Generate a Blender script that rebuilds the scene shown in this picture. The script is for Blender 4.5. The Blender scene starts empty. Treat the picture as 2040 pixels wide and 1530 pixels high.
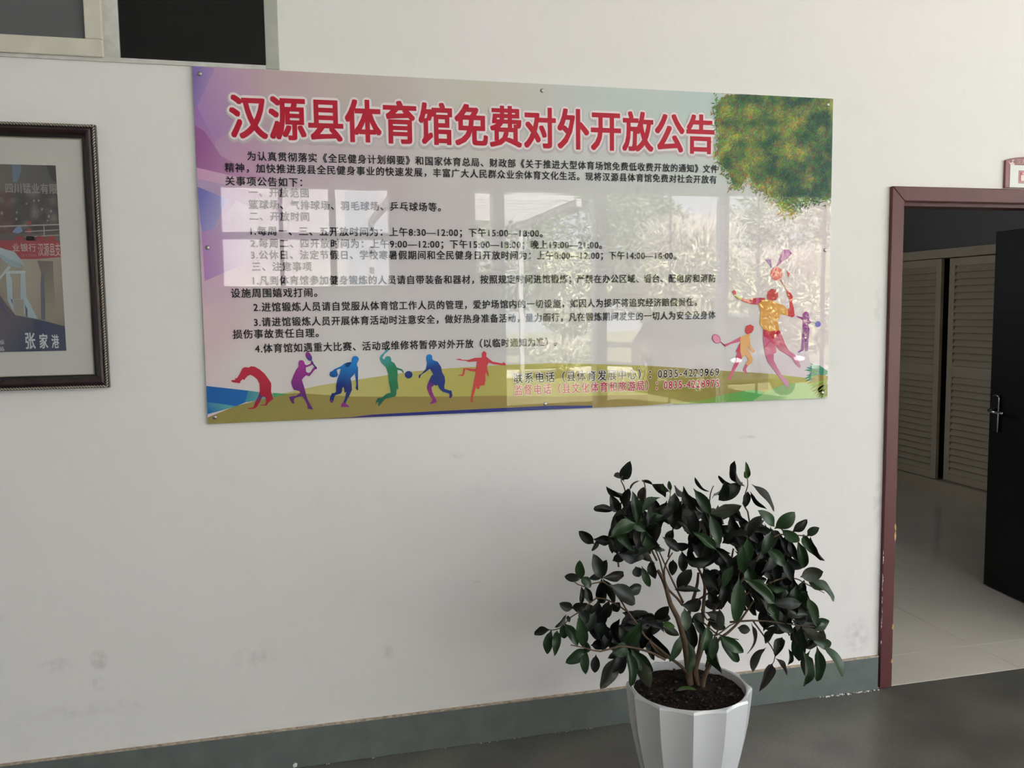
import bpy, bmesh, math, random
from mathutils import Vector, Matrix, noise
from mathutils.geometry import tessellate_polygon

S = bpy.context.scene
COL = S.collection
PI = math.pi

# ------------------------------------------------------------------ camera
F_PX, YAW, PITCH, ROLL, CAM_H, CAM_D = 1720.35, .24117, -.08821, -.01285, 1.63493, 3.07916
cy, sy, cp, sp = math.cos(YAW), math.sin(YAW), math.cos(PITCH), math.sin(PITCH)
FW = Vector((sy * cp, cy * cp, sp))
_r = Vector((cy, -sy, 0))
_u = _r.cross(FW)
RT = _r * math.cos(ROLL) + _u * math.sin(ROLL)
UP = -_r * math.sin(ROLL) + _u * math.cos(ROLL)
CAM = Vector((0, -CAM_D, CAM_H))
cd = bpy.data.cameras.new('camera')
cam = bpy.data.objects.new('camera', cd)
COL.objects.link(cam)
cd.sensor_fit = 'HORIZONTAL'
cd.sensor_width = 36
cd.lens = F_PX / 2040 * 36
cd.clip_start = .05
cd.clip_end = 200
m = Matrix((RT, UP, -FW)).transposed().to_4x4()
m.translation = CAM
cam.matrix_world = m
S.camera = cam

# ------------------------------------------------------------------ light
SKY, SUN, EXPO = 4.6, 66.0, .46
w = bpy.data.worlds.new('hazy_sky')
S.world = w
w.use_nodes = True
wn = w.node_tree
bg = wn.nodes['Background']
tc = wn.nodes.new('ShaderNodeTexCoord')
sep = wn.nodes.new('ShaderNodeSeparateXYZ')
rp = wn.nodes.new('ShaderNodeValToRGB')
wn.links.new(tc.outputs['Generated'], sep.inputs[0])
wn.links.new(sep.outputs['Z'], rp.inputs[0])
wn.links.new(rp.outputs[0], bg.inputs[0])
rp.color_ramp.elements[0].color = (.93, .965, 1.0, 1)
rp.color_ramp.elements[1].color = (.80, .90, 1.0, 1)
bg.inputs[1].default_value = SKY
sl = bpy.data.lights.new('sun', 'SUN')
sl.energy = SUN
sl.angle = math.radians(.8)
sl.color = (1, .97, .95)
so = bpy.data.objects.new('sun', sl)
COL.objects.link(so)
so.rotation_euler = Vector((.3, .75, .8)).to_track_quat('Z', 'Y').to_euler()


def portal(loc, size, d):
    l = bpy.data.lights.new('daylight_portal', 'AREA')
    l.shape = 'RECTANGLE'
    l.size, l.size_y = size
    l.cycles.is_portal = True
    o = bpy.data.objects.new('daylight_portal', l)
    COL.objects.link(o)
    o.location = loc
    o.rotation_euler = Vector(d).to_track_quat('-Z', 'Z').to_euler()


portal((4.95, -6.62, 1.475), (5.3, 2.95), (0, 1, 0))
portal((4.3, -6.62, 4.72), (6.8, .95), (0, 1, 0))
portal((8.12, -4.35, 1.9), (3.9, 3.8), (-1, 0, 0))
portal((1.45, 3.3, 2.05), (1.2, .9), (1, 0, 0))
S.view_settings.view_transform = 'Standard'
S.view_settings.look = 'None'
S.view_settings.gamma = 1
S.view_settings.use_curve_mapping = False
S.view_settings.exposure = EXPO
S.cycles.max_bounces = 10
S.cycles.diffuse_bounces = 6
S.cycles.transparent_max_bounces = 12
S.cycles.caustics_reflective = False
S.cycles.caustics_refractive = False
S.cycles.sample_clamp_indirect = 6


# ------------------------------------------------------------------ helpers
def ray(px, py):
    return RT * ((px - 1020) / F_PX) + UP * (-(py - 765) / F_PX) + FW


def at(px, py, y):                    # point of the plane Y = y seen at a pixel of the photograph
    d = ray(px, py)
    return CAM + d * ((y - CAM.y) / d.y)


def atx(px, py, x):
    d = ray(px, py)
    return CAM + d * ((x - CAM.x) / d.x)


def atz(px, py, z):
    d = ray(px, py)
    return CAM + d * ((z - CAM.z) / d.z)


def lin(c):
    return tuple((v / 255 / 12.92 if v <= 10.3 else ((v / 255 + .055) / 1.055) ** 2.4) for v in c)


def worldloc(o):
    v = Vector()
    while o:
        v += o.location
        o = o.parent
    return v


def tag(o, label=None, cat=None, group=None, kind=None):
    if label: o['label'] = label
    if cat: o['category'] = cat
    if group: o['group'] = group
    if kind: o['kind'] = kind
    return o


def empty(name, loc, label=None, cat=None, group=None, kind=None):
    o = bpy.data.objects.new(name, None)
    COL.objects.link(o)
    o.location = loc
    o.empty_display_size = .1
    return tag(o, label, cat, group, kind)


class MB:
    """collects world-space geometry for one mesh object"""
    def __init__(s):
        s.v, s.f, s.c = [], [], []

    def add(s, vs, fs, col=None):
        n = len(s.v)
        s.v += [tuple(v) for v in vs]
        s.f += [tuple(i + n for i in f) for f in fs]
        if col is not None:
            s.c += [col] * len(vs) if not isinstance(col, list) else col
        return s

    def box(s, x0, x1, y0, y1, z0, z1, col=None):
        vs = [(x, y, z) for x in (x0, x1) for y in (y0, y1) for z in (z0, z1)]
        return s.add(vs, [(0, 1, 3, 2), (4, 6, 7, 5), (0, 4, 5, 1), (2, 3, 7, 6), (0, 2, 6, 4), (1, 5, 7, 3)], col)

    def poly(s, pts, y, col=None):        # flat polygon facing -Y; pts are (x, z)
        vs = [Vector((p[0], y, p[1])) for p in pts]
        flat = [Vector((p[0], p[1], 0)) for p in pts]
        tris = tessellate_polygon([flat])
        out = []
        for a, b, c in tris:
            ar = (flat[b] - flat[a]).cross(flat[c] - flat[a]).z
            out.append((a, b, c) if ar > 0 else (a, c, b))
        return s.add(vs, out, col)

    def tube(s, pts, rad, n=8, cap=True, col=None):
        pts = [Vector(p) for p in pts]
        if not isinstance(rad, (list, tuple)): rad = [rad] * len(pts)
        vs, fs = [], []
        up = Vector((0, 0, 1))
        prev = None
        for i, p in enumerate(pts):
            t = (pts[min(i + 1, len(pts) - 1)] - pts[max(i - 1, 0)]).normalized()
            if prev is None:
                a = t.cross(up)
                if a.length < .05: a = t.cross(Vector((1, 0, 0)))
            else:
                a = prev - t * prev.dot(t)
            a.normalize()
            prev = a
            b = t.cross(a)
            for k in range(n):
                q = 2 * PI * k / n
                vs.append(p + (a * math.cos(q) + b * math.sin(q)) * rad[i])
        for i in range(len(pts) - 1):
            for k in range(n):
                fs.append((i * n + k, i * n + (k + 1) % n, (i + 1) * n + (k + 1) % n, (i + 1) * n + k))
        if cap:
            fs.append(tuple(range(n - 1, -1, -1)))
            fs.append(tuple((len(pts) - 1) * n + k for k in range(n)))
        return s.add(vs, fs, col)

    def ball(s, c, r, nu=8, nv=5, col=None):
        c = Vector(c)
        if not isinstance(r, (list, tuple)): r = (r, r, r)
        vs, fs = [c + Vector((0, 0, r[2]))], []
        for j in range(1, nv):
            for i in range(nu):
                a, b = PI * j / nv, 2 * PI * i / nu
                vs.append(c + Vector((r[0] * math.sin(a) * math.cos(b), r[1] * math.sin(a) * math.sin(b), r[2] * math.cos(a))))
        vs.append(c - Vector((0, 0, r[2])))
        for i in range(nu):
            fs.append((0, 1 + i, 1 + (i + 1) % nu))
            fs.append((len(vs) - 1, 1 + (nv - 2) * nu + (i + 1) % nu, 1 + (nv - 2) * nu + i))
        for j in range(nv - 2):
            for i in range(nu):
                a = 1 + j * nu
                fs.append((a + i, a + nu + i, a + nu + (i + 1) % nu, a + (i + 1) % nu))
        return s.add(vs, fs, col)

    def build(s, name, mat, parent=None, smooth=False, bevel=0, kind=None, label=None):
        off = worldloc(parent) if parent else Vector()
        me = bpy.data.meshes.new(name)
        me.from_pydata([Vector(v) - off for v in s.v], [], s.f)
        if s.c:
            at_ = me.color_attributes.new('Col', 'FLOAT_COLOR', 'POINT')
            buf = []
            for c in s.c: buf += [c[0], c[1], c[2], 1]
            at_.data.foreach_set('color', buf)
        me.materials.append(mat)
        if smooth:
            me.polygons.foreach_set('use_smooth', [True] * len(me.polygons))
        me.update()
        o = bpy.data.objects.new(name, me)
        COL.objects.link(o)
        if parent: o.parent = parent
        if bevel:
            b = o.modifiers.new('bevel', 'BEVEL')
            b.width = bevel
            b.segments = 2
            b.limit_method = 'ANGLE'
        if kind: o['kind'] = kind
        if label: o['label'] = label
        return o


def inst(src, parent=None, loc=None):
    o = src.copy()
    COL.objects.link(o)
    if parent: o.parent = parent
    if loc is not None: o.location = loc
    return o


def mat(name, col, rough=.5, spec=.5, metal=0, bump=None, var=None, coat=0, attr=False, trans=0):
    """bump=(scale, strength, detail)  var=(scale, amount)"""
    M = bpy.data.materials.new(name)
    M.use_nodes = True
    nt = M.node_tree
    b = nt.nodes['Principled BSDF']
    b.inputs['Base Color'].default_value = (*col, 1)
    b.inputs['Roughness'].default_value = rough
    b.inputs['Specular IOR Level'].default_value = spec
    b.inputs['Metallic'].default_value = metal
    b.inputs['Coat Weight'].default_value = coat
    tc = nt.nodes.new('ShaderNodeTexCoord')
    if attr:
        a = nt.nodes.new('ShaderNodeAttribute')
        a.attribute_name = 'Col'
        nt.links.new(a.outputs['Color'], b.inputs['Base Color'])
    if var:
        n = nt.nodes.new('ShaderNodeTexNoise')
        n.inputs['Scale'].default_value = var[0]
        n.inputs['Detail'].default_value = 5
        r = nt.nodes.new('ShaderNodeMapRange')
        r.inputs[1].default_value, r.inputs[2].default_value = .3, .7
        r.inputs[3].default_value, r.inputs[4].default_value = 1 - var[1], 1 + var[1]
        mx = nt.nodes.new('ShaderNodeMix')
        mx.data_type = 'RGBA'
        mx.blend_type = 'MULTIPLY'
        mx.inputs[0].default_value = 1
        mx.inputs[6].default_value = (*col, 1)
        nt.links.new(tc.outputs['Object'], n.inputs['Vector'])
        nt.links.new(n.outputs[0], r.inputs[0])
        nt.links.new(r.outputs[0], mx.inputs[7])
        nt.links.new(mx.outputs[2], b.inputs['Base Color'])
    if bump:
        n = nt.nodes.new('ShaderNodeTexNoise')
        n.inputs['Scale'].default_value = bump[0]
        n.inputs['Detail'].default_value = bump[2] if len(bump) > 2 else 3
        bp = nt.nodes.new('ShaderNodeBump')
        bp.inputs['Strength'].default_value = bump[1]
        bp.inputs['Distance'].default_value = .01
        nt.links.new(tc.outputs['Object'], n.inputs['Vector'])
        nt.links.new(n.outputs[0], bp.inputs['Height'])
        nt.links.new(bp.outputs[0], b.inputs['Normal'])
    return M


def glass(name, tint=(.96, .96, .96), ior=1.5):
    M = bpy.data.materials.new(name)
    M.use_nodes = True
    nt = M.node_tree
    nt.nodes.remove(nt.nodes['Principled BSDF'])
    o = nt.nodes['Material Output']
    t = nt.nodes.new('ShaderNodeBsdfTransparent')
    t.inputs[0].default_value = (*tint, 1)
    g = nt.nodes.new('ShaderNodeBsdfGlossy')
    g.inputs['Roughness'].default_value = .01
    fr = nt.nodes.new('ShaderNodeFresnel')
    ge = nt.nodes.new('ShaderNodeNewGeometry')      # same reflectance entering and leaving the thin pane
    mr = nt.nodes.new('ShaderNodeMapRange')
    mr.inputs[3].default_value, mr.inputs[4].default_value = ior, 1 / ior
    nt.links.new(ge.outputs['Backfacing'], mr.inputs[0])
    nt.links.new(mr.outputs[0], fr.inputs[0])
    mx = nt.nodes.new('ShaderNodeMixShader')
    nt.links.new(fr.outputs[0], mx.inputs[0])
    nt.links.new(t.outputs[0], mx.inputs[1])
    nt.links.new(g.outputs[0], mx.inputs[2])
    nt.links.new(mx.outputs[0], o.inputs[0])
    return M


# ------------------------------------------------------------------ materials
def wall_material():
    M = mat('wall_plaster', (.80, .78, .75), rough=.75, spec=.25)
    nt = M.node_tree
    b = nt.nodes['Principled BSDF']
    geo = nt.nodes.new('ShaderNodeNewGeometry')

    def nz(scale, detail=6):
        n = nt.nodes.new('ShaderNodeTexNoise')
        n.inputs['Scale'].default_value = scale
        n.inputs['Detail'].default_value = detail
        nt.links.new(geo.outputs['Position'], n.inputs['Vector'])
        return n.outputs[0]

    def math_(op, a, c=None, clamp=False):
        n = nt.nodes.new('ShaderNodeMath')
        n.operation = op
        n.use_clamp = clamp
        for i, v in enumerate((a, c)):
            if v is None: continue
            if isinstance(v, (int, float)): n.inputs[i].default_value = v
            else: nt.links.new(v, n.inputs[i])
        return n.outputs[0]

    def mix(fac, a, c):
        n = nt.nodes.new('ShaderNodeMix')
        n.data_type = 'RGBA'
        nt.links.new(fac, n.inputs[0])
        for i, v in ((6, a), (7, c)):
            if isinstance(v, tuple): n.inputs[i].default_value = (*v, 1)
            else: nt.links.new(v, n.inputs[i])
        return n.outputs[2]
    big = math_('MULTIPLY', math_('SUBTRACT', nz(.9, 3), .42), 4, True)
    c = mix(big, (.795, .775, .758), (.82, .782, .778))
    fine = math_('MULTIPLY', math_('SUBTRACT', nz(9, 8), .55), 1.2, True)
    c = mix(fine, c, (.70, .69, .66))
    # scuffs and hand marks, each at its own place on the wall
    sp_ = nt.nodes.new('ShaderNodeSeparateXYZ')
    nt.links.new(geo.outputs['Position'], sp_.inputs[0])
    grain = math_('MULTIPLY', math_('SUBTRACT', nz(30, 8), .40), 2.6, True)
    for x, z, rx, rz, k in ((-.826, .462, .06, .03, .45), (-.692, .467, .033, .045, .6), (-.696, .385, .025, .03, .5), (.273, .386, .05, .03, .35),
                            (-.184, .42, .09, .05, .3), (2.33, .80, .04, .12, .35), (2.24, .24, .07, .09, .5), (-.75, .30, .25, .03, .2), (2.30, 1.62, .02, .10, .4),
                            (.55, 1.10, .03, .012, .5), (1.72, 1.11, .04, .01, .5), (-1.1, .65, .15, .1, .2), (.6, .62, .03, .006, .6)):
        dx = math_('DIVIDE', math_('SUBTRACT', sp_.outputs[0], x), rx)
        dz = math_('DIVIDE', math_('SUBTRACT', sp_.outputs[2], z), rz)
        d = math_('ADD', math_('MULTIPLY', dx, dx), math_('MULTIPLY', dz, dz))
        fac = math_('MULTIPLY', math_('MULTIPLY', math_('SUBTRACT', 1.0, d, True), grain), k * 1.35)
        c = mix(fac, c, (.42, .40, .38))
    # dust line above the baseboard
    low = math_('MULTIPLY', math_('SUBTRACT', 1.0, math_('DIVIDE', math_('SUBTRACT', sp_.outputs[2], .146), .02), True), .5)
    c = mix(math_('MULTIPLY', low, grain), c, (.55, .47, .38))
    nt.links.new(c, b.inputs['Base Color'])
    bp = nt.nodes.new('ShaderNodeBump')
    bp.inputs['Strength'].default_value = .25
    bp.inputs['Distance'].default_value = .006
    nt.links.new(math_('ADD', nz(7, 4), math_('MULTIPLY', nz(60, 3), .25)), bp.inputs['Height'])
    nt.links.new(bp.outputs[0], b.inputs['Normal'])
    return M


def floor_material():
    M = mat('floor_polished_concrete', (.12, .115, .10), rough=.3, spec=.5)
    nt = M.node_tree
    b = nt.nodes['Principled BSDF']
    geo = nt.nodes.new('ShaderNodeNewGeometry')
    n1 = nt.nodes.new('ShaderNodeTexNoise')
    n1.inputs['Scale'].default_value = 3.2
    n1.inputs['Detail'].default_value = 4
    n1.inputs['Distortion'].default_value = 0
    n2 = nt.nodes.new('ShaderNodeTexNoise')
    n2.inputs['Scale'].default_value = 120
    n2.inputs['Detail'].default_value = 2
    for n in (n1, n2): nt.links.new(geo.outputs['Position'], n.inputs['Vector'])
    r = nt.nodes.new('ShaderNodeMix')
    r.data_type = 'RGBA'
    r.inputs[6].default_value = (.088, .084, .075, 1)
    r.inputs[7].default_value = (.150, .142, .126, 1)
    rs = nt.nodes.new('ShaderNodeMapRange')
    rs.interpolation_type = 'SMOOTHSTEP'
    rs.inputs[1].default_value, rs.inputs[2].default_value = .25, .75
    nt.links.new(n1.outputs[0], rs.inputs[0])
    nt.links.new(rs.outputs[0], r.inputs[0])
    r2 = nt.nodes.new('ShaderNodeMapRange')
    r2.inputs[1].default_value, r2.inputs[2].default_value, r2.inputs[3].default_value, r2.inputs[4].default_value = .35, .65, .88, 1.12
    nt.links.new(n2.outputs[0], r2.inputs[0])
    mx = nt.nodes.new('ShaderNodeMix')
    mx.data_type, mx.blend_type = 'RGBA', 'MULTIPLY'
    mx.inputs[0].default_value = 1
    nt.links.new(r.outputs[2], mx.inputs[6])
    nt.links.new(r2.outputs[0], mx.inputs[7])
    nt.links.new(mx.outputs[2], b.inputs['Base Color'])
    return M


K = {}
K['wall'] = wall_material()
K['floor'] = floor_material()
K['white'] = mat('white_paint', (.84, .83, .825), .7, .3)
K['base'] = mat('baseboard_grey_green', (.135, .155, .145), .32, .5, var=(14, .12), bump=(25, .1))
K['dust'] = mat('dusty_edge', (.42, .35, .27), .9, .1, var=(60, .4))
K['print'] = mat('glossy_print', (.8, .8, .8), .004, .66, attr=True, bump=(3.5, .022, 1))
K['matte_print'] = mat('matt_print', (.8, .8, .8), .35, .4, attr=True)
K['edge'] = mat('acrylic_edge', (.45, .50, .47), .1, .5)
K['steel'] = mat('steel', (.40, .38, .36), .35, .5, metal=1)
K['chrome'] = mat('chrome', (.75, .75, .75), .12, .5, metal=1)
K['maroon'] = mat('maroon_paint', (.105, .030, .032), .38, .32, var=(6, .12), bump=(40, .06))
K['chip'] = mat('bare_wood_chip', (.55, .33, .14), .8, .2)
K['frame_wood'] = mat('frame_dark_wood', (.028, .014, .016), .25, .5, var=(20, .2))
K['frame_black'] = mat('frame_black', (.012, .011, .011), .35, .5)
K['frame_gilt'] = mat('frame_gilt', (.48, .42, .33), .35, .5, metal=.6)
K['matboard'] = mat('mat_board', (.74, .72, .68), .8, .2)
K['alu'] = mat('cream_aluminium', (.62, .59, .50), .4, .5, var=(12, .08))
K['alu_grey'] = mat('grey_aluminium', (.40, .41, .36), .45, .5, var=(12, .1))
K['alu_dirty'] = mat('dirty_aluminium', (.58, .57, .54), .6, .4, var=(18, .15))
K['film'] = mat('frosted_film_pane', (.115, .12, .125), .22, .5, var=(2.5, .12))
K['dark'] = mat('unlit_room_black', (.012, .013, .014), .9, .1)  # near-black so the unlit look of the room is in the colour
K['glass'] = glass('clear_glass')
K['glass_dark'] = glass('dim_glass', (.55, .57, .58))
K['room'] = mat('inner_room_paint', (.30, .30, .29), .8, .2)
K['tile'] = mat('cream_floor_tile', (.74, .69, .61), .14, .5, var=(3, .04))
K['grout'] = mat('tile_grout', (.16, .14, .12), .9, .1)
K['louvre'] = mat('wardrobe_beige', (.56, .48, .355), .38, .5, var=(8, .05))
K['gap'] = mat('wardrobe_shade_and_inlay', (.03, .03, .035), .8, .1)  # near-black for shade behind the louvres, also used for the door inlay
K['leaf_door'] = mat('dark_door_veneer', (.010, .0085, .008), .5, .2)
K['ceramic'] = mat('white_glazed_ceramic', (.66, .67, .69), .12, .5, coat=.3)
K['soil'] = mat('potting_soil', (.020, .013, .010), .95, .15, var=(45, .7), bump=(70, 1.0, 6))
K['bark'] = mat('bark_brown', (.105, .068, .042), .7, .3, var=(40, .3), bump=(60, .4))
K['green_stem'] = mat('green_stem', (.045, .055, .022), .5, .4)
K['plaster_bit'] = mat('plaster_bits', (.75, .74, .72), .9, .1)


def leaf_mat(name, top, under, rough, hue=.2):
    M = mat(name, top, rough, .32)
    nt = M.node_tree
    b = nt.nodes['Principled BSDF']
    geo = nt.nodes.new('ShaderNodeNewGeometry')
    oi = nt.nodes.new('ShaderNodeObjectInfo')
    tcn = nt.nodes.new('ShaderNodeTexCoord')
    sx = nt.nodes.new('ShaderNodeSeparateXYZ')
    nt.links.new(tcn.outputs['Object'], sx.inputs[0])
    ab = nt.nodes.new('ShaderNodeMath')
    ab.operation = 'ABSOLUTE'
    nt.links.new(sx.outputs[0], ab.inputs[0])
    mr = nt.nodes.new('ShaderNodeMapRange')
    mr.inputs[1].default_value, mr.inputs[2].default_value = .012, .045
    mr.inputs[3].default_value, mr.inputs[4].default_value = .55, 0
    nt.links.new(ab.outputs[0], mr.inputs[0])
    m0 = nt.nodes.new('ShaderNodeMix')
    m0.data_type = 'RGBA'
    m0.inputs[6].default_value = (*top, 1)
    m0.inputs[7].default_value = (top[0] * 2.2, top[1] * 1.9, top[2] * 1.8, 1)
    nt.links.new(mr.outputs[0], m0.inputs[0])
    m1 = nt.nodes.new('ShaderNodeMix')
    m1.data_type = 'RGBA'
    nt.links.new(geo.outputs['Backfacing'], m1.inputs[0])
    nt.links.new(m0.outputs[2], m1.inputs[6])
    m1.inputs[7].default_value = (*under, 1)
    r = nt.nodes.new('ShaderNodeMapRange')
    r.inputs[3].default_value, r.inputs[4].default_value = 1 - hue * 1.6, 1 + hue * 1.6
    nt.links.new(oi.outputs['Random'], r.inputs[0])
    m2 = nt.nodes.new('ShaderNodeMix')
    m2.data_type, m2.blend_type = 'RGBA', 'MULTIPLY'
    m2.inputs[0].default_value = 1
    nt.links.new(m1.outputs[2], m2.inputs[6])
    nt.links.new(r.outputs[0], m2.inputs[7])
    nt.links.new(m2.outputs[2], b.inputs['Base Color'])
    return M


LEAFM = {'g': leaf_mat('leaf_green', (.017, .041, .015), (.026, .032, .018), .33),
         'd': leaf_mat('leaf_shaded_green', (.0072, .0105, .0070), (.013, .013, .010), .42),  # darker copy of the green leaf, crown shade put into the colour
         'b': leaf_mat('leaf_dull_brownish', (.018, .016, .012), (.026, .021, .016), .5),
         'y': leaf_mat('leaf_young_green', (.06, .13, .03), (.06, .11, .03), .35)}

# ------------------------------------------------------------------ setting: lobby
X0, X1, YF, HC = -5.0, 8.0, -6.5, 5.5     # lobby extents
DX0, DX1, DH = 2.400, 3.700, 2.045        # doorway opening
WX0, WX1, WZ0, WZ1 = -1.75, -.032, 2.440, 3.62

o = MB().box(X0, X1, YF - .25, 0, -.12, 0).build('floor', K['floor'])
tag(o, kind='structure')
b = MB()
T = .24
for x0, x1, z0, z1 in ((X0, WX0, 0, HC), (WX0, WX1, 0, WZ0), (WX0, WX1, WZ1, HC), (WX1, DX0 - .03, 0, HC), (DX0 - .03, DX1 + .03, DH + .03, HC), (DX1 + .03, X1, 0, HC)):
    b.box(x0, x1, 0, T, z0, z1)
tag(b.build('wall_back', K['wall']), kind='structure')
tag(MB().box(X0 - .2, X0, YF, T, 0, HC).build('wall_left', K['white']), kind='structure')
tag(MB().box(X0 - .2, X1 + .2, YF - .25, T, HC, HC + .2).build('ceiling', K['white']), kind='structure')

# front wall of the lobby: glazed doors and windows, unseen high glazing added above for downward light
b = MB()
fy0, fy1 = YF - .2, YF
cut = [(X0, -.75, 0, 3.9), (-.75, 1.0, 0, 1.86), (-.75, 1.0, 2.94, 3.9), (1.0, 1.955, 0, 3.9), (1.955, 2.165, 0, 2.03), (1.955, 2.165, 2.94, 3.9), (2.165, 2.286, 0, 3.9),
       (2.286, 7.7, 2.95, 3.9), (7.7, X1, 0, 3.9), (X0, X1, 3.9, 4.25), (X0, .9, 4.25, 5.2), (7.7, X1, 4.25, 5.2), (X0, X1, 5.2, HC)]
for x0, x1, z0, z1 in cut: b.box(x0, x1, fy0, fy1, z0, z1)
tag(b.build('wall_front', K['white']), kind='structure')
b = MB()
for x in (3.38, 5.0):
    b.box(x, x + .123 if x < 4 else x + .06, fy0, fy1, 0, 2.95)
tag(b.build('pillar', K['white']), kind='structure')


def glazing(name, n, panes, bars, thick=.03, xw=None):
    e = empty(name, (panes[0][0], panes[0][1] if xw is None else 0, panes[0][2]), kind='structure')
    for (x0, y0, z0, x1, y1, z1) in panes:
        q = MB().box(min(x0, x1), max(x0, x1), min(y0, y1), max(y0, y1), z0, z1).build('pane', K['glass'], e)
    fb = MB()
    for bb in bars: fb.box(*bb)
    fb.build('window_frame', K['alu_grey'], e)
    return e


yg0, yg1 = YF - .12, YF - .108
xs = [2.286, 3.38]
glazing('window_2', 2, [(2.30, yg0, .05, 3.37, yg1, 2.93), (3.51, yg0, .05, 4.335, yg1, 2.93), (4.36, yg0, .05, 5.0, yg1, 2.93), (5.07, yg0, .05, 5.50, yg1, 2.93), (5.53, yg0, .05, 6.4, yg1, 2.93), (6.44, yg0, .05, 7.68, yg1, 2.93)],
        [(4.337, 4.357, yg0 - .01, yg1 + .01, 0, 2.95), (5.505, 5.525, yg0 - .01, yg1 + .01, 0, 2.95), (6.405, 6.435, yg0 - .02, yg1 + .02, 0, 2.95)] +
        [(a, c, yg0 - .02, yg1 + .02, 0, .045) for a, c in ((2.29, 3.38), (3.505, 5.0), (5.06, 7.7))])
glazing('window_5', 2, [(-.74, yg0, 1.9, -.16, yg1, 2.40), (-.12, yg0, 1.9, .36, yg1, 2.40), (.43, yg0, 1.9, .98, yg1, 2.40), (-.74, yg0, 2.46, -.16, yg1, 2.92), (-.12, yg0, 2.46, .36, yg1, 2.92), (.43, yg0, 2.46, .98, yg1, 2.92), (1.96, yg0, 2.06, 2.16, yg1, 2.92)],
        [(-.75, 1.0, yg0 - .03, yg1 + .09, 2.39, 2.46), (-.165, -.12, yg0 - .03, yg1 + .09, 1.86, 2.94), (.36, .43, yg0 - .03, yg1 + .09, 1.86, 2.94), (-.75, 1.0, yg0 - .02, yg1 + .02, 1.86, 1.895)])
cl, bars = [], []
for i in range(5):
    a = .9 + i * 6.8 / 5
    cl.append((a + .03, yg0, 4.28, a + 6.8 / 5 - .03, yg1, 5.17))
    bars.append((a - .03, a + .03, yg0 - .02, yg1 + .02, 4.25, 5.2))
glazing('added_clerestory', 2, cl, bars)  # unseen clerestory band, added to bring light down into the lobby
e = empty('unseen_side_window', (X1 + .1, -3.3, 0), kind='structure')  # unseen side glazing, its extent set for light from the right
fb = MB()
for i in range(2):
    a = -6.3 + i * 1.95
    MB().box(X1 + .1, X1 + .112, a + .03, a + 1.95 - .03, .05, 3.80).build('pane', K['glass'], e)
    fb.box(X1 + .06, X1 + .15, a - .03, a + .03, 0, 3.83)
fb.box(X1 + .06, X1 + .15, -6.3, -2.4, 2.60, 2.66)
fb.build('window_frame', K['alu_grey'], e)
b = MB()
for y0, y1, z0, z1 in ((YF - .25, -6.3, 0, HC), (-2.4, T, 0, HC), (-6.3, -2.4, 3.83, HC)): b.box(X1, X1 + .2, y0, y1, z0, z1)
tag(b.build('wall_right', K['white']), kind='structure')

# baseboard
tag(MB().box(X0, DX0 - .063, -.012, 0, 0, .1435).build('baseboard_back', K['base'], bevel=.002), kind='structure')
tag(MB().box(X0, DX0 - .063, -.013, 0, .1435, .1475).build('trim_1', K['dust']), kind='structure')

# ------------------------------------------------------------------ door casing
door = empty('door_1', (3.05, 0, 0), kind='structure')
cw = .058
b = MB()
casing = [(DX0 - cw, 0), (DX0 - cw, DH + cw), (DX0, DH), (DX0, 0)]


def casing_piece(pts, name):                 # pts (x,z) front outline, extruded in y
    n = len(pts)
    f, bk = -.018, .0
    vs = [(x, f, z) for x, z in pts] + [(x, bk, z) for x, z in pts]
    fs = [tuple(range(n - 1, -1, -1)), tuple(range(n, 2 * n))] + [(i, (i + 1) % n, n + (i + 1) % n, n + i) for i in range(n)]
    return MB().add(vs, fs).build(name, K['maroon'], door, bevel=.003)


casing_piece([(DX0 - cw, .006), (DX0 - cw, DH + cw), (DX0, DH), (DX0, .006)][::-1], 'casing')
casing_piece([(DX0 - cw, DH + cw), (DX1 + cw, DH + cw), (DX1, DH), (DX0, DH)][::-1], 'casing')
casing_piece([(DX1 + cw, .006), (DX1 + cw, DH + cw), (DX1, DH), (DX1, .006)], 'casing')
jb = MB()
jb.box(DX0 - .03, DX0, 0, T, .0, DH)
jb.box(DX1, DX1 + .03, 0, T, .0, DH)
jb.box(DX0 - .03, DX1 + .03, 0, T, DH, DH + .03)
jb.build('jamb', K['maroon'], door)
MB().box(DX0, DX0 + .012, .03, .07, 0, DH - .012).box(DX0, DX1, .03, .07, DH - .014, DH).build('door_stop', K['maroon'], door)
chips = MB()
random.seed(4)
for z, s in ((.70, .016), (.66, .022), (.27, .014), (.12, .012)):
    pts = []
    for k in range(9):
        q = 2 * PI * k / 9
        pts.append((DX0 - .003 + math.cos(q) * .0045 * random.uniform(.6, 1.3), z + math.sin(q) * s * random.uniform(.6, 1.2)))
    chips.poly(pts, -.0187)
chips.build('paint_chip', K['chip'], door, label='bare wood showing through chipped maroon paint')
fl = MB()
random.seed(9)
for i in range(26):
    z = random.choice((random.uniform(.18, .62), random.uniform(.3, .5)))
    x = DX0 - cw - .0005
    fl.poly([(x - .001, z - .01), (x + random.uniform(.001, .004), z), (x - .001, z + random.uniform(.006, .02))], -.0187)
fl.build('plaster_splash', K['plaster_bit'], door)

# door leaf standing open into the room
hinge, free = Vector((3.695, .03)), Vector((3.801, 1.008))
dv = (free - hinge).normalized()
nv = Vector((-dv.y, dv.x))            # towards -x
leafdoor = empty('door_2', (hinge.x, hinge.y, 0), kind='structure')


def lp(s, t, z):                       # s along the leaf from the hinge, t out from its visible face
    p = hinge + dv * s + nv * t
    return (p.x, p.y, z)


W_ = (free - hinge).length


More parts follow.
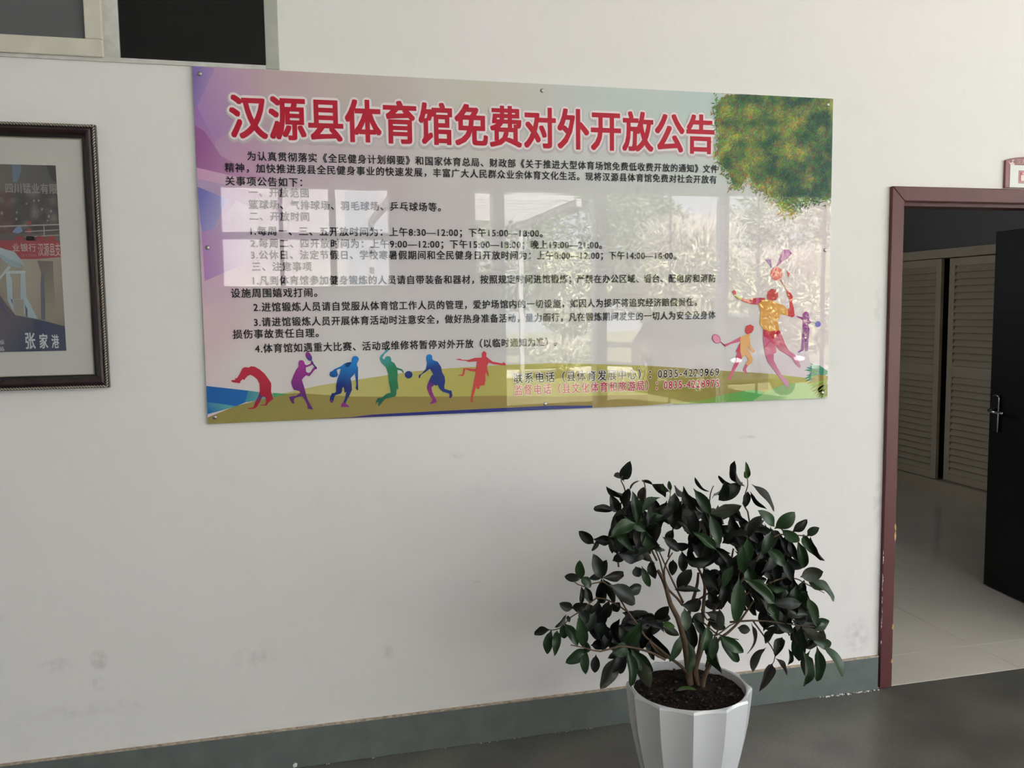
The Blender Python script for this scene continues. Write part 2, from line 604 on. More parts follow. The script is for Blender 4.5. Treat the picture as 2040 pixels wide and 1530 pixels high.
def leafbox(b, s0, s1, t0, t1, z0, z1):
    vs = [lp(s, t, z) for s in (s0, s1) for t in (t0, t1) for z in (z0, z1)]
    return b.add(vs, [(0, 1, 3, 2), (4, 6, 7, 5), (0, 4, 5, 1), (2, 3, 7, 6), (0, 2, 6, 4), (1, 5, 7, 3)])


leafbox(MB(), 0, W_, -.042, 0, .008, 2.022).build('door_panel', K['leaf_door'], leafdoor, bevel=.002)
bb = MB()
for z in (1.50, 1.57, 1.63):
    leafbox(bb, .0, W_ - .004, -.001, .0008, z, z + .002)
bb.build('inlay_line', K['gap'], leafdoor)
hd = leafbox(MB(), W_ - .085, W_ - .03, 0, .006, .905, 1.115).build('handle_plate', K['frame_black'], leafdoor, bevel=.001)
ct = W_ - .088
q = MB().tube([lp(W_ - .035, .006, 1.108), lp(W_ - .07, .012, 1.112), lp(ct, .012, 1.106), lp(ct, .012, 1.09), lp(ct, .012, .905)], .0055, 8).build('handle_bar', K['chrome'], leafdoor, True)
q = MB().tube([lp(W_ - .06, .004, 1.03), lp(W_ - .06, .045, 1.03), lp(W_ - .068, .055, 1.028), lp(W_ - .11, .056, 1.022), lp(W_ - .175, .050, 1.024)], [.011, .010, .0095, .008, .007], 10).build('door_handle', K['chrome'], leafdoor, True)

# ------------------------------------------------------------------ inner room
b = MB()
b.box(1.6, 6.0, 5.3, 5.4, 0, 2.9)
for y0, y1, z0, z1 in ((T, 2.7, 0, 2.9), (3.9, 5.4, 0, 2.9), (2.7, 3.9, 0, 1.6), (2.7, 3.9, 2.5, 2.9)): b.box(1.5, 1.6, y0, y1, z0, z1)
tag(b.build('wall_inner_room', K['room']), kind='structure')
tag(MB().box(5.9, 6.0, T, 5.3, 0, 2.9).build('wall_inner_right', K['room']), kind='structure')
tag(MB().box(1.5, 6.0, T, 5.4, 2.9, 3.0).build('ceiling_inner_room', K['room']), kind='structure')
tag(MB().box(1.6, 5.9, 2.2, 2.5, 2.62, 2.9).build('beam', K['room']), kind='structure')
fl_ = MB().box(1.6, 5.9, .004, 5.3, -.05, -.0035).build('floor_inner_room', K['grout'])
tag(fl_, kind='structure')
# tiles, 0.8 m square, first row cut
ty = [.006, .28] + [.28 + .8 * k for k in range(1, 7)] + [5.3]
tx = [3.08 + .8 * k for k in range(-2, 4)]
tx = [1.6] + tx + [5.9]
src = {}
for j in range(len(ty) - 1):
    for i in range(len(tx) - 1):
        x0, x1, y0, y1 = tx[i], tx[i + 1], ty[j], ty[j + 1]
        if y0 < T: x0, x1 = max(x0, DX0 - .0), min(x1, DX1)
        if x1 - x0 < .02 or y1 - y0 < .02: continue
        g = .0012
        key = (round(x1 - x0, 3), round(y1 - y0, 3))
        if key not in src:
            wd, dp = x1 - x0 - 2 * g, y1 - y0 - 2 * g
            me_ = MB().box(0, wd, 0, dp, -.006, 0).build('tile', K['tile'], None)
            me_.parent = fl_
            me_.location = (x0 + g, y0 + g, 0)
            src[key] = me_
        else:
            inst(src[key], fl_, (x0 + g, y0 + g, 0))

e = empty('added_room_window', (1.55, 3.3, 1.6), kind='structure')  # unseen window, added to brighten the inner room
MB().box(1.54, 1.55, 2.74, 3.86, 1.64, 2.46).build('pane', K['glass'], e)
MB().box(1.52, 1.58, 2.7, 2.74, 1.6, 2.5).box(1.52, 1.58, 3.86, 3.9, 1.6, 2.5).box(1.52, 1.58, 2.74, 3.86, 1.6, 1.64).box(1.52, 1.58, 2.74, 3.86, 2.46, 2.5).build('window_frame', K['alu'], e)

# wardrobe with louvred sliding doors
WXF = 5.268
wr = empty('wardrobe', (5.57, 2.8, 0), 'beige built-in wardrobe with louvred sliding doors inside the far room', 'wardrobe')
b = MB()
b.box(WXF, 5.89, .6, .64, .0, 2.078)
b.box(WXF, 5.89, 5.06, 5.1, .0, 2.078)
b.box(WXF + .10, 5.89, .64, 5.06, .10, .12)
b.build('carcass', K['louvre'], wr)
MB().box(WXF + .09, 5.88, .64, 5.06, .12, 2.0).build('interior_shade_block', K['gap'], wr)  # dark block behind the slats, recess shade put into its colour
MB().box(WXF - .012, 5.89, .6, 5.1, 2.004, 2.078).build('top_board', K['louvre'], wr, bevel=.003)
MB().box(WXF - .01, WXF + .09, .6, 5.1, 0, .116).build('plinth', K['louvre'], wr, bevel=.002)


def louvre_door(y0, y1, xf):
    z0, z1 = .122, 1.998
    d = empty('louvre_door', (xf, (y0 + y1) / 2, z0))
    d.parent = wr
    d.location = Vector(d.location) - worldloc(wr)
    f = MB()
    th = .03
    for a, c in ((y0, y0 + .062), (y1 - .062, y1)): f.box(xf, xf + th, a, c, z0, z1)
    for a, c in ((z0, .186), (1.008, 1.10), (1.935, z1)): f.box(xf, xf + th, y0 + .062, y1 - .062, a, c)
    f.build('door_frame', K['louvre'], d, bevel=.002)
    off = worldloc(d)
    sw = (y1 - y0 - .124) / 2
    c = (y0 + y1) / 2
    vs = [(-.007, -sw, -.022), (-.007, sw, -.022), (.026, sw, .028), (.026, -sw, .028), (-.001, -sw, -.027), (-.001, sw, -.027), (.032, sw, .024), (.032, -sw, .024)]
    sb = MB().add(vs, [(0, 3, 2, 1), (4, 5, 6, 7), (0, 1, 5, 4), (2, 3, 7, 6), (0, 4, 7, 3), (1, 2, 6, 5)])
    first = None
    for a, e_, n in ((.186, 1.008, 15), (1.10, 1.935, 15)):
        for k in range(n):
            z = a + (e_ - a) * (k + .5) / n
            l = Vector((xf, c, z)) - off
            if first is None:
                first = sb.build('slat', K['louvre'], None)
                first.parent = d
                first.location = l
            else:
                inst(first, d, l)


louvre_door(3.155, 4.30, WXF - .005)
louvre_door(4.32, 5.05, WXF + .045)
louvre_door(1.95, 3.12, WXF + .045)
louvre_door(.66, 1.92, WXF - .005)

# ------------------------------------------------------------------ window, upper left
wn_ = empty('window_1', (-.9, 0, WZ0), kind='structure')
MB().box(WX1 - .044, WX1, -.004, .07, WZ0, WZ1).build('window_frame', K['alu_grey'], wn_, bevel=.002)
MB().box(WX0, WX1 - .044, -.006, .07, WZ0 - .003, WZ0 + .011).box(WX0, WX1, -.004, .07, WZ1 - .04, WZ1).box(WX0, WX0 + .04, -.004, .07, WZ0, WZ1).build('window_track', K['alu_dirty'], wn_)
s_ = MB()
sx0, sx1 = WX0 + .04, -.575
for x0, x1, z0, z1 in ((sx0, sx1, WZ0 + .008, 2.503), (sx0, sx1, 3.52, 3.58), (sx0, sx0 + .052, 2.503, 3.52), (sx1 - .052, sx1, 2.503, 3.52)):
    s_.box(x0, x1, -.014, .016, z0, z1)
s_.build('sash', K['alu'], wn_, bevel=.003)
MB().box(sx0 + .05, sx1 - .05, -.002, .003, 2.50, 3.53).build('pane', K['film'], wn_, label='frosted grey pane')
s_ = MB()
for x0, x1, z0, z1 in ((-.60, -.533, WZ0 + .012, 3.58), (-.533, WX1 - .044, WZ0 + .006, WZ0 + .013)):
    s_.box(x0, x1, .022, .048, z0, z1)
s_.build('sash', K['alu_dirty'], wn_, bevel=.002)
MB().box(-.534, WX1 - .044, .033, .037, WZ0 + .012, 3.58).build('pane', K['glass_dark'], wn_)
dr = MB()
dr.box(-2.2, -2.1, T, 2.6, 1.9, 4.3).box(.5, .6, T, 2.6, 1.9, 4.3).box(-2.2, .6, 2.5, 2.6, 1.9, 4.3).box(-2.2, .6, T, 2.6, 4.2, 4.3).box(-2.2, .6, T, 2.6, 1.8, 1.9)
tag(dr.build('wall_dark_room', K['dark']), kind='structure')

# ------------------------------------------------------------------ notice board
SX0, SX1, SZ0, SZ1 = -.3091, 2.0681, 1.2547, 2.4356
YS = -.010
board = empty('notice_board', ((SX0 + SX1) / 2, 0, SZ0), 'large glossy acrylic notice board with red Chinese heading and sports silhouettes', 'sign')
MB().box(SX0, SX1, YS, -.001, SZ0, SZ1).build('acrylic_sheet', K['edge'], board, bevel=.0008)
ALB = 1 / .86
EPS = .00022
layer = [1]


def pc(c, k=1.0):                       # print colour as seen in the photograph -> albedo
    return tuple(min(.95, max(.004, (v - .012) * ALB * k)) for v in lin(c))


def yl(n): return YS - EPS * n


def P2(pts, sc=1, ox=0, oy=0, y=YS):
    out = []
    for x, yy in pts:
        p = at(ox + x / sc, oy + yy / sc, y)
        out.append((p.x, p.z))
    return out


def clampboard(pts):
    e_ = .0006
    return [(min(max(x, SX0 + e_), SX1 - e_), min(max(z, SZ0 + e_), SZ1 - e_)) for x, z in pts]


# base print: smooth colour field
samp = [(383, 133, (150, 125, 165)), (470, 160, (180, 150, 170)), (560, 170, (188, 165, 165)), (700, 175, (186, 174, 168)), (950, 185, (192, 189, 178)), (1250, 200, (184, 194, 190)), (1400, 200, (178, 192, 190)),
        (420, 260, (170, 135, 170)), (480, 330, (186, 145, 172)), (600, 330, (192, 175, 184)), (760, 330, (194, 182, 186)), (900, 300, (196, 192, 190)), (1200, 320, (196, 196, 196)), (1400, 330, (190, 196, 192)),
        (410, 400, (165, 145, 185)), (440, 470, (188, 160, 186)), (420, 560, (200, 168, 188)), (430, 650, (208, 180, 188)), (520, 450, (192, 180, 192)), (520, 600, (204, 192, 194)), (500, 720, (208, 200, 198)),
        (700, 450, (192, 188, 194)), (900, 450, (196, 190, 192)), (1100, 450, (192, 190, 192)), (1400, 450, (196, 190, 192)), (1600, 450, (204, 192, 194)), (700, 600, (200, 196, 196)), (1000, 600, (194, 192, 192)),
        (1300, 620, (200, 194, 194)), (1600, 650, (206, 192, 196)), (700, 720, (206, 202, 200)), (1100, 700, (196, 194, 192)), (1450, 700, (198, 192, 192)), (1640, 730, (205, 192, 196))]
samp = [((lambda p: (p.x, p.z))(at(x, y, YS)), pc(c)) for x, y, c in samp]


def field(x, z):
    s, t = 0, [0, 0, 0]
    for (a, c), k in samp:
        wt = 1 / ((x - a) ** 2 + (z - c) ** 2 + .003) ** 1.6
        s += wt
        for i in range(3): t[i] += k[i] * wt
    return tuple(v / s for v in t)


NX, NZ = 72, 36
vs, cs, fs = [], [], []
for j in range(NZ + 1):
    for i in range(NX + 1):
        x = SX0 + .0004 + (SX1 - SX0 - .0008) * i / NX
        z = SZ0 + .0004 + (SZ1 - SZ0 - .0008) * j / NZ
        vs.append((x, yl(1), z))
        cs.append(field(x, z))
for j in range(NZ):
    for i in range(NX):
        a = j * (NX + 1) + i
        fs.append((a, a + 1, a + NX + 2, a + NX + 1))
MB().add(vs, fs, cs).build('printed_background', K['print'], board)


def gradpoly(mb, pts, y, cf, cell=.02):
    """polygon finely triangulated so that a colour function can vary inside it"""
    bm = bmesh.new()
    q = MB().poly(pts, y)
    vv = [bm.verts.new(v) for v in q.v]
    for f in q.f:
        try: bm.faces.new([vv[i] for i in f])
        except ValueError: pass
    xs_ = [p[0] for p in pts]
    zs_ = [p[1] for p in pts]
    for ax, lo, hi in ((0, min(xs_), max(xs_)), (2, min(zs_), max(zs_))):
        k = int((hi - lo) / cell)
        for i in range(1, k + 1):
            co = [0, 0, 0]
            no = [0, 0, 0]
            co[ax] = lo + (hi - lo) * i / (k + 1)
            no[ax] = 1
            bmesh.ops.bisect_plane(bm, geom=bm.verts[:] + bm.edges[:] + bm.faces[:], plane_co=co, plane_no=no)
    bm.verts.index_update()
    vs = [v.co.copy() for v in bm.verts]
    fs = [tuple(v.index for v in f.verts) for f in bm.faces]
    mb.add(vs, fs, [cf(v.x, v.z) for v in vs])
    bm.free()


def lerp(a, c, t):
    t = max(0, min(1, t))
    return tuple(a[i] + (c[i] - a[i]) * t for i in range(3))


def grad2(pa, ca, pb, cb, y=YS):        # linear gradient between two photo pixels
    A, B = at(*pa, y), at(*pb, y)
    a, c = Vector((A.x, A.z)), Vector((B.x, B.z))
    d = c - a
    ca, cb = pc(ca), pc(cb)
    return lambda x, z: lerp(ca, cb, (Vector((x, z)) - a).dot(d) / d.length_squared)


# facets at the left edge
fc = MB()
for pts, g in (([(380, 130), (428, 136), (393, 212), (386, 216)], ((385, 140), (122, 104, 165), (425, 150), (160, 135, 180))),
               ([(428, 136), (488, 140), (512, 196), (470, 250), (420, 290), (393, 212)], ((400, 200), (164, 128, 178), (520, 160), (188, 158, 172))),
               ([(384, 216), (393, 212), (425, 275), (440, 330), (389, 300)], ((384, 240), (152, 112, 172), (440, 300), (172, 128, 166))),
               ([(386, 250), (408, 262), (440, 310), (528, 358), (470, 352), (391, 334)], ((390, 300), (146, 88, 146), (530, 350), (190, 152, 176))),
               ([(391, 334), (470, 352), (528, 362), (560, 395), (450, 368), (393, 356)], ((392, 345), (196, 150, 184), (540, 370), (198, 184, 192))),
               ([(394, 372), (455, 398), (444, 418), (428, 455), (406, 482), (399, 440)], ((396, 400), (110, 108, 178), (450, 420), (168, 160, 200))),
               ([(402, 462), (430, 455), (470, 400), (520, 420), (500, 520), (408, 560)], ((402, 480), (172, 128, 182), (500, 470), (196, 182, 196))),
               ([(560, 145), (600, 148), (640, 200), (560, 260), (520, 200)], ((560, 150), (186, 160, 168), (620, 240), (186, 172, 176)))):
    FI = globals().get('FI', 0) + 1
    gradpoly(fc, clampboard(P2(pts)), yl(2) - FI * 2e-5, grad2(*g), .03)
fc.build('printed_facets', K['print'], board)

# landscape at the bottom
hl = MB()
gradpoly(hl, clampboard(P2([(545, 786), (567, 783), (636, 768), (740, 752), (822, 740), (891, 734), (1001, 727), (1096, 723.5), (1180, 725), (1300, 729), (1450, 739), (1530, 744), (1600, 752), (1660, 770), (1660, 800), (1400, 800), (1000, 822), (700, 835), (560, 800)])),
         yl(3), grad2((600, 780), (182, 174, 118), (860, 760), (172, 164, 92)), .05)
hl.build('printed_light_hill', K['print'], board)
hl = MB()
gradpoly(hl, clampboard(P2([(405, 832), (440, 821), (469, 809), (511, 798), (542, 792), (567, 785), (588, 783), (639, 786), (700, 790), (740, 790), (905, 790), (997, 788), (1100, 790), (1300, 786), (1300, 812), (1000, 828), (700, 845), (405, 860)])),
         yl(4), grad2((500, 830), (142, 132, 76), (900, 800), (146, 126, 74)), .06)
gradpoly(hl, clampboard(P2([(1290, 729), (1450, 739), (1530, 744), (1530, 775), (1440, 790), (1380, 800), (1290, 815)])), yl(4) - 1e-5, grad2((1300, 760), (150, 138, 78), (1500, 770), (146, 134, 82)), .06)
hl.build('printed_dark_hill', K['print'], board)
wt = MB()
gradpoly(wt, clampboard(P2([(405, 769), (494, 778), (488.5, 801.6), (471, 809), (414, 801), (405, 800)])), yl(5) - 2e-5, grad2((415, 785), (34, 92, 160), (490, 790), (26, 100, 170)), .03)
gradpoly(wt, clampboard(P2([(494, 778), (545, 785), (545, 791), (511, 798), (488.5, 801.6)])), yl(5) - 3e-5, grad2((495, 790), (62, 130, 150), (540, 788), (110, 158, 150)), .02)
gradpoly(wt, clampboard(P2([(405, 800), (414, 801), (471, 809), (440, 818), (414, 825), (405, 828)])), yl(5) - 4e-5, grad2((440, 803), (84, 150, 158), (416, 822), (30, 98, 158)), .02)
gradpoly(wt, clampboard(P2([(543, 782.5), (577, 785), (545, 791)])), yl(5) - 5e-5, grad2((543, 785), (70, 145, 96), (575, 785), (96, 150, 90)), .05)
wt.build('printed_water', K['print'], board)
st = MB()
gradpoly(st, clampboard(P2([(612, 836.5), (700, 831), (740, 826), (870, 819), (997, 813), (1100, 808), (1180, 808), (1180, 860), (560, 860)])), yl(5) - 6e-5, grad2((640, 836), (92, 46, 90), (780, 828), (44, 52, 122)), .05)
st.build('printed_blue_stripe', K['print'], board)
gs = MB()
gradpoly(gs, clampboard(P2([(1340, 803), (1400, 797), (1450, 784), (1500, 776), (1524, 781), (1512, 790), (1500, 820), (1340, 820)])), yl(5) - 7e-5, grad2((1380, 800), (132, 152, 76), (1500, 780), (92, 158, 92)), .03)
gradpoly(gs, clampboard(P2([(1512, 790), (1524, 781), (1560, 766), (1600, 762), (1640, 775), (1660, 780), (1660, 820), (1505, 820)])), yl(5) - 8e-5, grad2((1520, 790), (140, 176, 120), (1640, 780), (150, 176, 128)), .03)
gs.build('printed_green_swoosh', K['print'], board)
# spiky leaves in the lower right corner
sk = MB()
random.seed(5)
for (cx_, cy_, n, rl, a0, a1, ca) in ((1648, 742, 9, 46, 150, 215, (46, 122, 100)), (1650, 752, 9, 42, 110, 190, (120, 130, 52)), (1652, 768, 8, 34, 95, 170, (96, 118, 44))):
    for k in range(n):
        a = math.radians(a0 + (a1 - a0) * (k + .5) / n)
        d = Vector((math.cos(a), math.sin(a)))
        p = Vector((-d.y, d.x))
        c = Vector((cx_, cy_))
        r = rl * random.uniform(.8, 1.1)
        pts = [c - p * 3, c + d * r * .5 - p * 4.5, c + d * r + Vector((0, 3)), c + d * r * .5 + p * 4, c + p * 3]
        sk.poly(clampboard(P2([(q_.x, q_.y) for q_ in pts])), yl(6) - (k + cx_ % 7) * 1.3e-5, pc(tuple(v * random.uniform(.85, 1.15) for v in ca)))
sk.build('printed_spiky_leaves', K['print'], board)

# tree crown, upper right: solid core and many short leaf strokes
tr = MB()
random.seed(11)
core = [(1425, 205), (1440, 190), (1470, 186), (1660, 196), (1660, 400), (1645, 404), (1625, 408), (1612, 404), (1600, 410), (1580, 430), (1562, 428), (1545, 402), (1520, 388), (1500, 372), (1488, 350), (1470, 380), (1456, 372), (1447, 345), (1430, 330), (1424, 300), (1428, 270), (1423, 240)]


def tree_col(px, py):
    n = noise.noise(Vector((px / 42, py / 36, 3.1))) + .55 * noise.noise(Vector((px / 15, py / 14, 7)))
    t = .42 + .75 * n + .35 * ((px - 1450) / 200) * (.5 + (py - 190) / 260)
    edge = max(0, (py - 385) / 40)
    t -= edge * .5
    return lerp((156, 156, 80), (50, 84, 66), t)


bmp = []
cpts = P2([(1545 + (x - 1545) * .955 if x < 1655 else x, 300 + (y - 300) * .95 if y > 240 else y) for x, y in core])


def inside(px, py, poly):
    r = False
    j = len(poly) - 1
    for i in range(len(poly)):
        if (poly[i][1] > py) != (poly[j][1] > py) and px < (poly[j][0] - poly[i][0]) * (py - poly[i][1]) / (poly[j][1] - poly[i][1]) + poly[i][0]: r = not r
        j = i
    return r


AA, BB = at(1430, 200, YS), at(1640, 430, YS)


def wpx(x, z):                           # inverse of at() on the board, first-order: good enough for colour lookups
    q = Vector((x, YS, z)) - CAM
    k = q.dot(FW)
    return 1020 + F_PX * q.dot(RT) / k, 765 - F_PX * q.dot(UP) / k


gradpoly(tr, clampboard(cpts), yl(3), lambda x, z: pc(tree_col(*wpx(x, z))), .012)
cnt = 0
while cnt < 6500:
    px, py = random.uniform(1416, 1654), random.uniform(186, 446)
    # distance test by a jittered probe keeps strokes near the crown
    if not inside(px + random.gauss(0, 6), py + random.gauss(0, 6), core): continue
    cnt += 1
    a = random.gauss(PI / 2 + .5, .8)
    L = random.uniform(4, 13)
    c = tree_col(px, py)
    c = tuple(max(10, min(235, v * random.uniform(.72, 1.28))) for v in c)
    dx, dy = math.cos(a) * L, math.sin(a) * L
    nx_, ny_ = -math.sin(a) * 1.1, math.cos(a) * 1.1
    pts = clampboard(P2([(px - dx / 2, py - dy / 2), (px + nx_, py + ny_), (px + dx / 2, py + dy / 2), (px - nx_, py - ny_)]))
    if abs(pts[0][0] - pts[2][0]) + abs(pts[0][1] - pts[2][1]) < .002: continue
    ys_ = yl(4) - cnt * 3e-7
    tr.add([(x, ys_, z) for x, z in pts], [(0, 1, 2, 3)], pc(c))
tr.build('printed_tree_crown', K['print'], board, kind='stuff')

# silhouettes ------------------------------------------------------
A_ = (7.846, 440, 680)
B_ = (9.0, 640, 680)
C_ = (7.286, 740, 680)
D_ = (4.5, 1380, 480)


def nums(s):
    v = [float(t) for t in s.replace(';', ' ').replace(',', ' ').split()]
    return list(zip(v[::2], v[1::2]))


def ell(cx_, cy_, rx, ry, rot=0, n=22):
    out = []
    for k in range(n):
        a = 2 * PI * k / n
        x, y = rx * math.cos(a), ry * math.sin(a)
        out.append((cx_ + x * math.cos(rot) - y * math.sin(rot), cy_ + x * math.sin(rot) + y * math.cos(rot)))
    return out


def figure(name, S3, polys, lay=7, halo=True, outline=(205, 190, 196)):
    sc, ox, oy = S3
    mb = MB()
    for i, (pts, g) in enumerate(polys):
        w_ = P2(pts, sc, ox, oy)
        if len(g) == 3: f = (lambda col: (lambda x, z: col))(pc(g))
        else: f = grad2((ox + g[0][0] / sc, oy + g[0][1] / sc), g[1], (ox + g[2][0] / sc, oy + g[2][1] / sc), g[3])
        gradpoly(mb, clampboard(w_), yl(lay + 1) - i * 2e-5, f, .012)
    o_ = mb.build(name, K['print'], board)
    return o_


figure('printed_gymnast', A_, [(nums('160 610;230 600;215 575;250 578;290 520;340 420;375 403;440 410;470 388;530 395;610 440;680 500;740 580;785 650;790 690;785 780;800 830;818 900;780 930;740 960;720 1000;620 1005;615 995;695 985;710 940;695 870;650 860;620 930;590 980;560 1030;520 1050;425 1057;420 1045;510 1030;540 950;570 890;600 820;610 770;605 660;570 590;510 545;460 522;420 540;385 575;370 605;345 590;310 620;300 655;190 640;165 625'),
       ((650, 500), (176, 48, 66), (640, 900), (160, 40, 60))), (nums('600 820;640 850;600 960;560 970;540 950;570 890'), ((600, 830), (70, 60, 110), (560, 980), (150, 45, 70)))])
figure('printed_tennis_player', A_, [(nums('1215 330;1230 300;1265 292;1300 310;1310 350;1330 400;1330 470;1355 490;1330 530;1290 570;1268 600;1285 660;1310 740;1335 850;1360 920;1400 990;1440 1060;1420 1065;1360 1050;1350 990;1310 910;1270 860;1200 870;1150 890;1140 930;1150 970;1120 970;1085 920;1070 870;1100 860;1180 850;1240 800;1225 775;1180 765;1145 760;1110 690;1100 630;1140 520;1180 440;1215 400'),
       ((1260, 330), (158, 54, 140), (1300, 860), (92, 46, 112))),
       (nums('1290 345;1340 375;1400 350;1415 315;1445 320;1442 355;1400 380;1325 410'), (138, 50, 130)),
       (nums('1310 465;1370 495;1400 480;1450 410;1470 385;1500 400;1502 430;1470 440;1430 490;1385 545;1330 530;1290 560'), (140, 54, 132)),
       (ell(1375, 235, 42, 76, -.48), ((1340, 180), (140, 50, 120), (1400, 280), (60, 56, 130))),
       (nums('1412 300;1425 296;1450 350;1490 400;1500 425;1485 428;1440 370'), (52, 44, 110))])
figure('printed_basketball_dribbler', B_, [(nums('545 345;550 310;570 275;620 262;665 285;675 320;660 360;640 395;640 430;660 470;660 600;658 760;662 870;650 880;615 840;630 780;612 640;600 560;590 590;525 660;545 760;550 870;500 980;440 1090;440 1120;490 1150;505 1178;355 1175;360 1130;395 1090;420 1040;440 960;450 900;418 920;410 850;395 815;380 830;370 900;350 935;250 965;235 1000;210 1090;180 1105;148 1070;160 1000;190 930;240 925;265 900;265 800;285 700;310 620;335 570;350 495;330 490;275 515;285 545;300 600;280 635;220 645;165 630;148 590;155 550;200 530;240 495;300 470;370 435;420 395;480 375;540 370'),
       ((500, 400), (34, 118, 190), (460, 800), (34, 48, 112))),
       (nums('355 1175;360 1130;395 1092;440 1100;445 1122;490 1150;505 1178'), (128, 50, 124)), (nums('148 1070;155 1040;215 1060;210 1090;180 1105'), (98, 50, 110)),
       (nums('430 400;470 378;540 372;515 430;480 465;430 450'), (30, 66, 110))])
figure('printed_volleyball_player', B_, [(nums('1160 140;1215 150;1185 185;1140 220;1110 270;1095 300;1130 325;1140 290;1180 262;1230 270;1252 310;1255 355;1310 390;1340 440;1350 465;1450 500;1480 545;1465 570;1445 525;1365 510;1370 600;1365 700;1380 800;1380 855;1350 865;1345 950;1330 985;1270 1000;1150 1030;1100 1080;1035 1165;1020 1140;1025 1090;1000 1090;975 1130;980 1080;1010 1015;1080 1010;1170 940;1245 920;1240 850;1210 740;1205 650;1195 570;1160 460;1080 385;1050 300;1060 260;1110 210;1150 175'),
       ((1120, 220), (72, 150, 166), (1230, 480), (48, 124, 88))), (nums('1245 700;1365 700;1380 800;1380 855;1350 865;1345 950;1330 985;1270 1000;1150 1030;1100 1080;1035 1165;1020 1140;1025 1090;1000 1090;975 1130;980 1080;1010 1015;1080 1010;1170 940;1245 920;1240 850;1210 740'), ((1290, 720), (46, 118, 78), (1100, 1080), (40, 96, 80)))])
figure('printed_ball', B_, [(ell(1567, 597, 68, 66), (38, 54, 120))])
figure('printed_footballer', C_, [(nums('795 225;810 195;845 185;880 205;880 245;890 270;960 295;1010 370;1025 450;1060 510;1070 580;1055 650;1060 690;1140 715;1160 710;1175 790;1150 825;1130 820;1130 760;1030 730;990 690;960 630;930 645;915 630;870 670;880 730;910 800;948 865;940 885;860 910;845 900;880 870;885 840;840 770;805 680;810 640;840 560;870 500;895 480;870 430;845 400;790 440;720 485;700 535;685 525;690 490;730 465;790 400;810 310;800 280'),
       ((840, 210), (34, 122, 198), (880, 380), (38, 58, 122))), (nums('812 630;840 560;900 600;912 632;870 670;880 730;910 800;948 865;940 885;860 910;845 900;880 870;885 840;840 770;805 680'), ((860, 590), (60, 50, 118), (850, 700), (128, 50, 118))),
       (nums('1130 770;1172 770;1175 790;1150 825;1130 820'), (70, 44, 98))])
figure('printed_runner', C_, [(nums('1600 170;1630 138;1668 165;1665 220;1700 250;1760 295;1900 320;1910 300;1950 325;1945 350;1880 345;1770 330;1700 310;1680 350;1680 400;1700 470;1700 520;1685 500;1665 450;1650 480;1655 560;1640 635;1580 645;1560 690;1530 690;1520 650;1490 760;1470 810;1475 880;1440 880;1440 830;1460 720;1490 560;1515 440;1430 430;1360 405;1345 480;1330 505;1240 490;1320 480;1335 390;1400 390;1515 400;1530 290;1400 300;1380 285;1260 270;1215 255;1290 255;1250 230;1310 265;1400 270;1500 240;1600 235'),
       ((1640, 200), (190, 66, 76), (1470, 850), (188, 78, 66)))])
RED, ORG, PNK = (178, 40, 62), (202, 146, 78), (190, 92, 122)
figure('printed_badminton_player', D_, [
    (nums('630 785;690 805;775 795;790 830;830 930;865 985;915 1020;940 1060;965 1120;960 1140;915 1100;890 1050;830 1010;775 980;745 940;748 1000;725 1010;725 1070;760 1140;800 1210;860 1260;850 1330;790 1240;720 1150;670 1080;645 1000;632 900'), ((690, 850), (176, 34, 60), (800, 1260), (196, 140, 170))),
    (nums('630 850;690 890;655 930;636 945'), PNK), (nums('780 820;826 935;750 925;715 885'), PNK), (nums('690 900;745 950;748 1000;725 1010;720 1030;650 960'), PNK),
    (nums('350 455;372 438;388 460;385 485;440 515;510 530;515 515;600 510;645 510;645 530;590 572;520 565;470 550;400 520;370 490'), (184, 62, 80)),
    (nums('373 486;386 484;440 515;428 532;385 502'), (172, 186, 110)), (nums('565 512;600 509;592 570;565 568'), PNK),
    (nums('850 615;870 600;868 550;855 510;835 450;850 448;880 470;895 500;890 550;905 600;912 670;890 685;850 670;845 640'), (184, 50, 66)),
    (nums('665 490;672 455;705 428;740 435;762 465;765 500;745 530;720 534;700 530;670 520'), (180, 58, 72)),
    (nums('585 565;640 522;700 530;760 560;810 575;850 615;850 670;785 655;775 690;760 720;770 765;775 800;690 812;630 790;600 745;605 620'), ORG)])
figure('printed_badminton_racket', D_, [(ell(750, 295, 53, 62), (206, 110, 110)), (nums('782 350;790 346;858 455;850 462'), (150, 80, 80))])
figure('printed_shuttlecock', D_, [(nums('810 78;865 78;888 115;850 155;800 185;755 228;750 226;775 165'), (148, 62, 140)), (nums('648 168;702 165;706 245;690 215'), (130, 72, 150)), (nums('840 265;870 290;855 330'), (196, 90, 96))])
figure('printed_child_player', D_, [
    (nums('465 800;480 760;515 748;545 765;545 795;525 825;490 838;472 822'), (190, 66, 62)),
    (nums('430 855;400 875;330 910;275 930;290 948;340 925;425 900'), PNK),
    (nums('430 900;400 960;385 990;400 1000;385 1040;390 1070;350 1150;315 1240;335 1245;380 1150;440 1050'), ((410, 950), (180, 48, 70), (350, 1200), (196, 90, 120))),
    (nums('470 1105;500 1105;475 1150;488 1195;448 1160'), PNK),
    (nums('425 862;455 850;480 838;515 835;512 850;505 865;516 880;512 910;530 960;558 985;545 1005;520 985;495 945;490 960;520 1010;538 1060;530 1090;495 1118;470 1100;500 1070;470 1020;440 1050;425 990'), (212, 158, 96))])
figure('printed_tennis_racket', D_, [(ell(210, 878, 34, 46, -.6), (156, 62, 96)), (nums('244 905;250 902;290 935;284 942'), (150, 50, 60))])
figure('printed_tennis_racket', D_, [(ell(210, 878, 29, 41, -.6), (208, 130, 158))], lay=9)
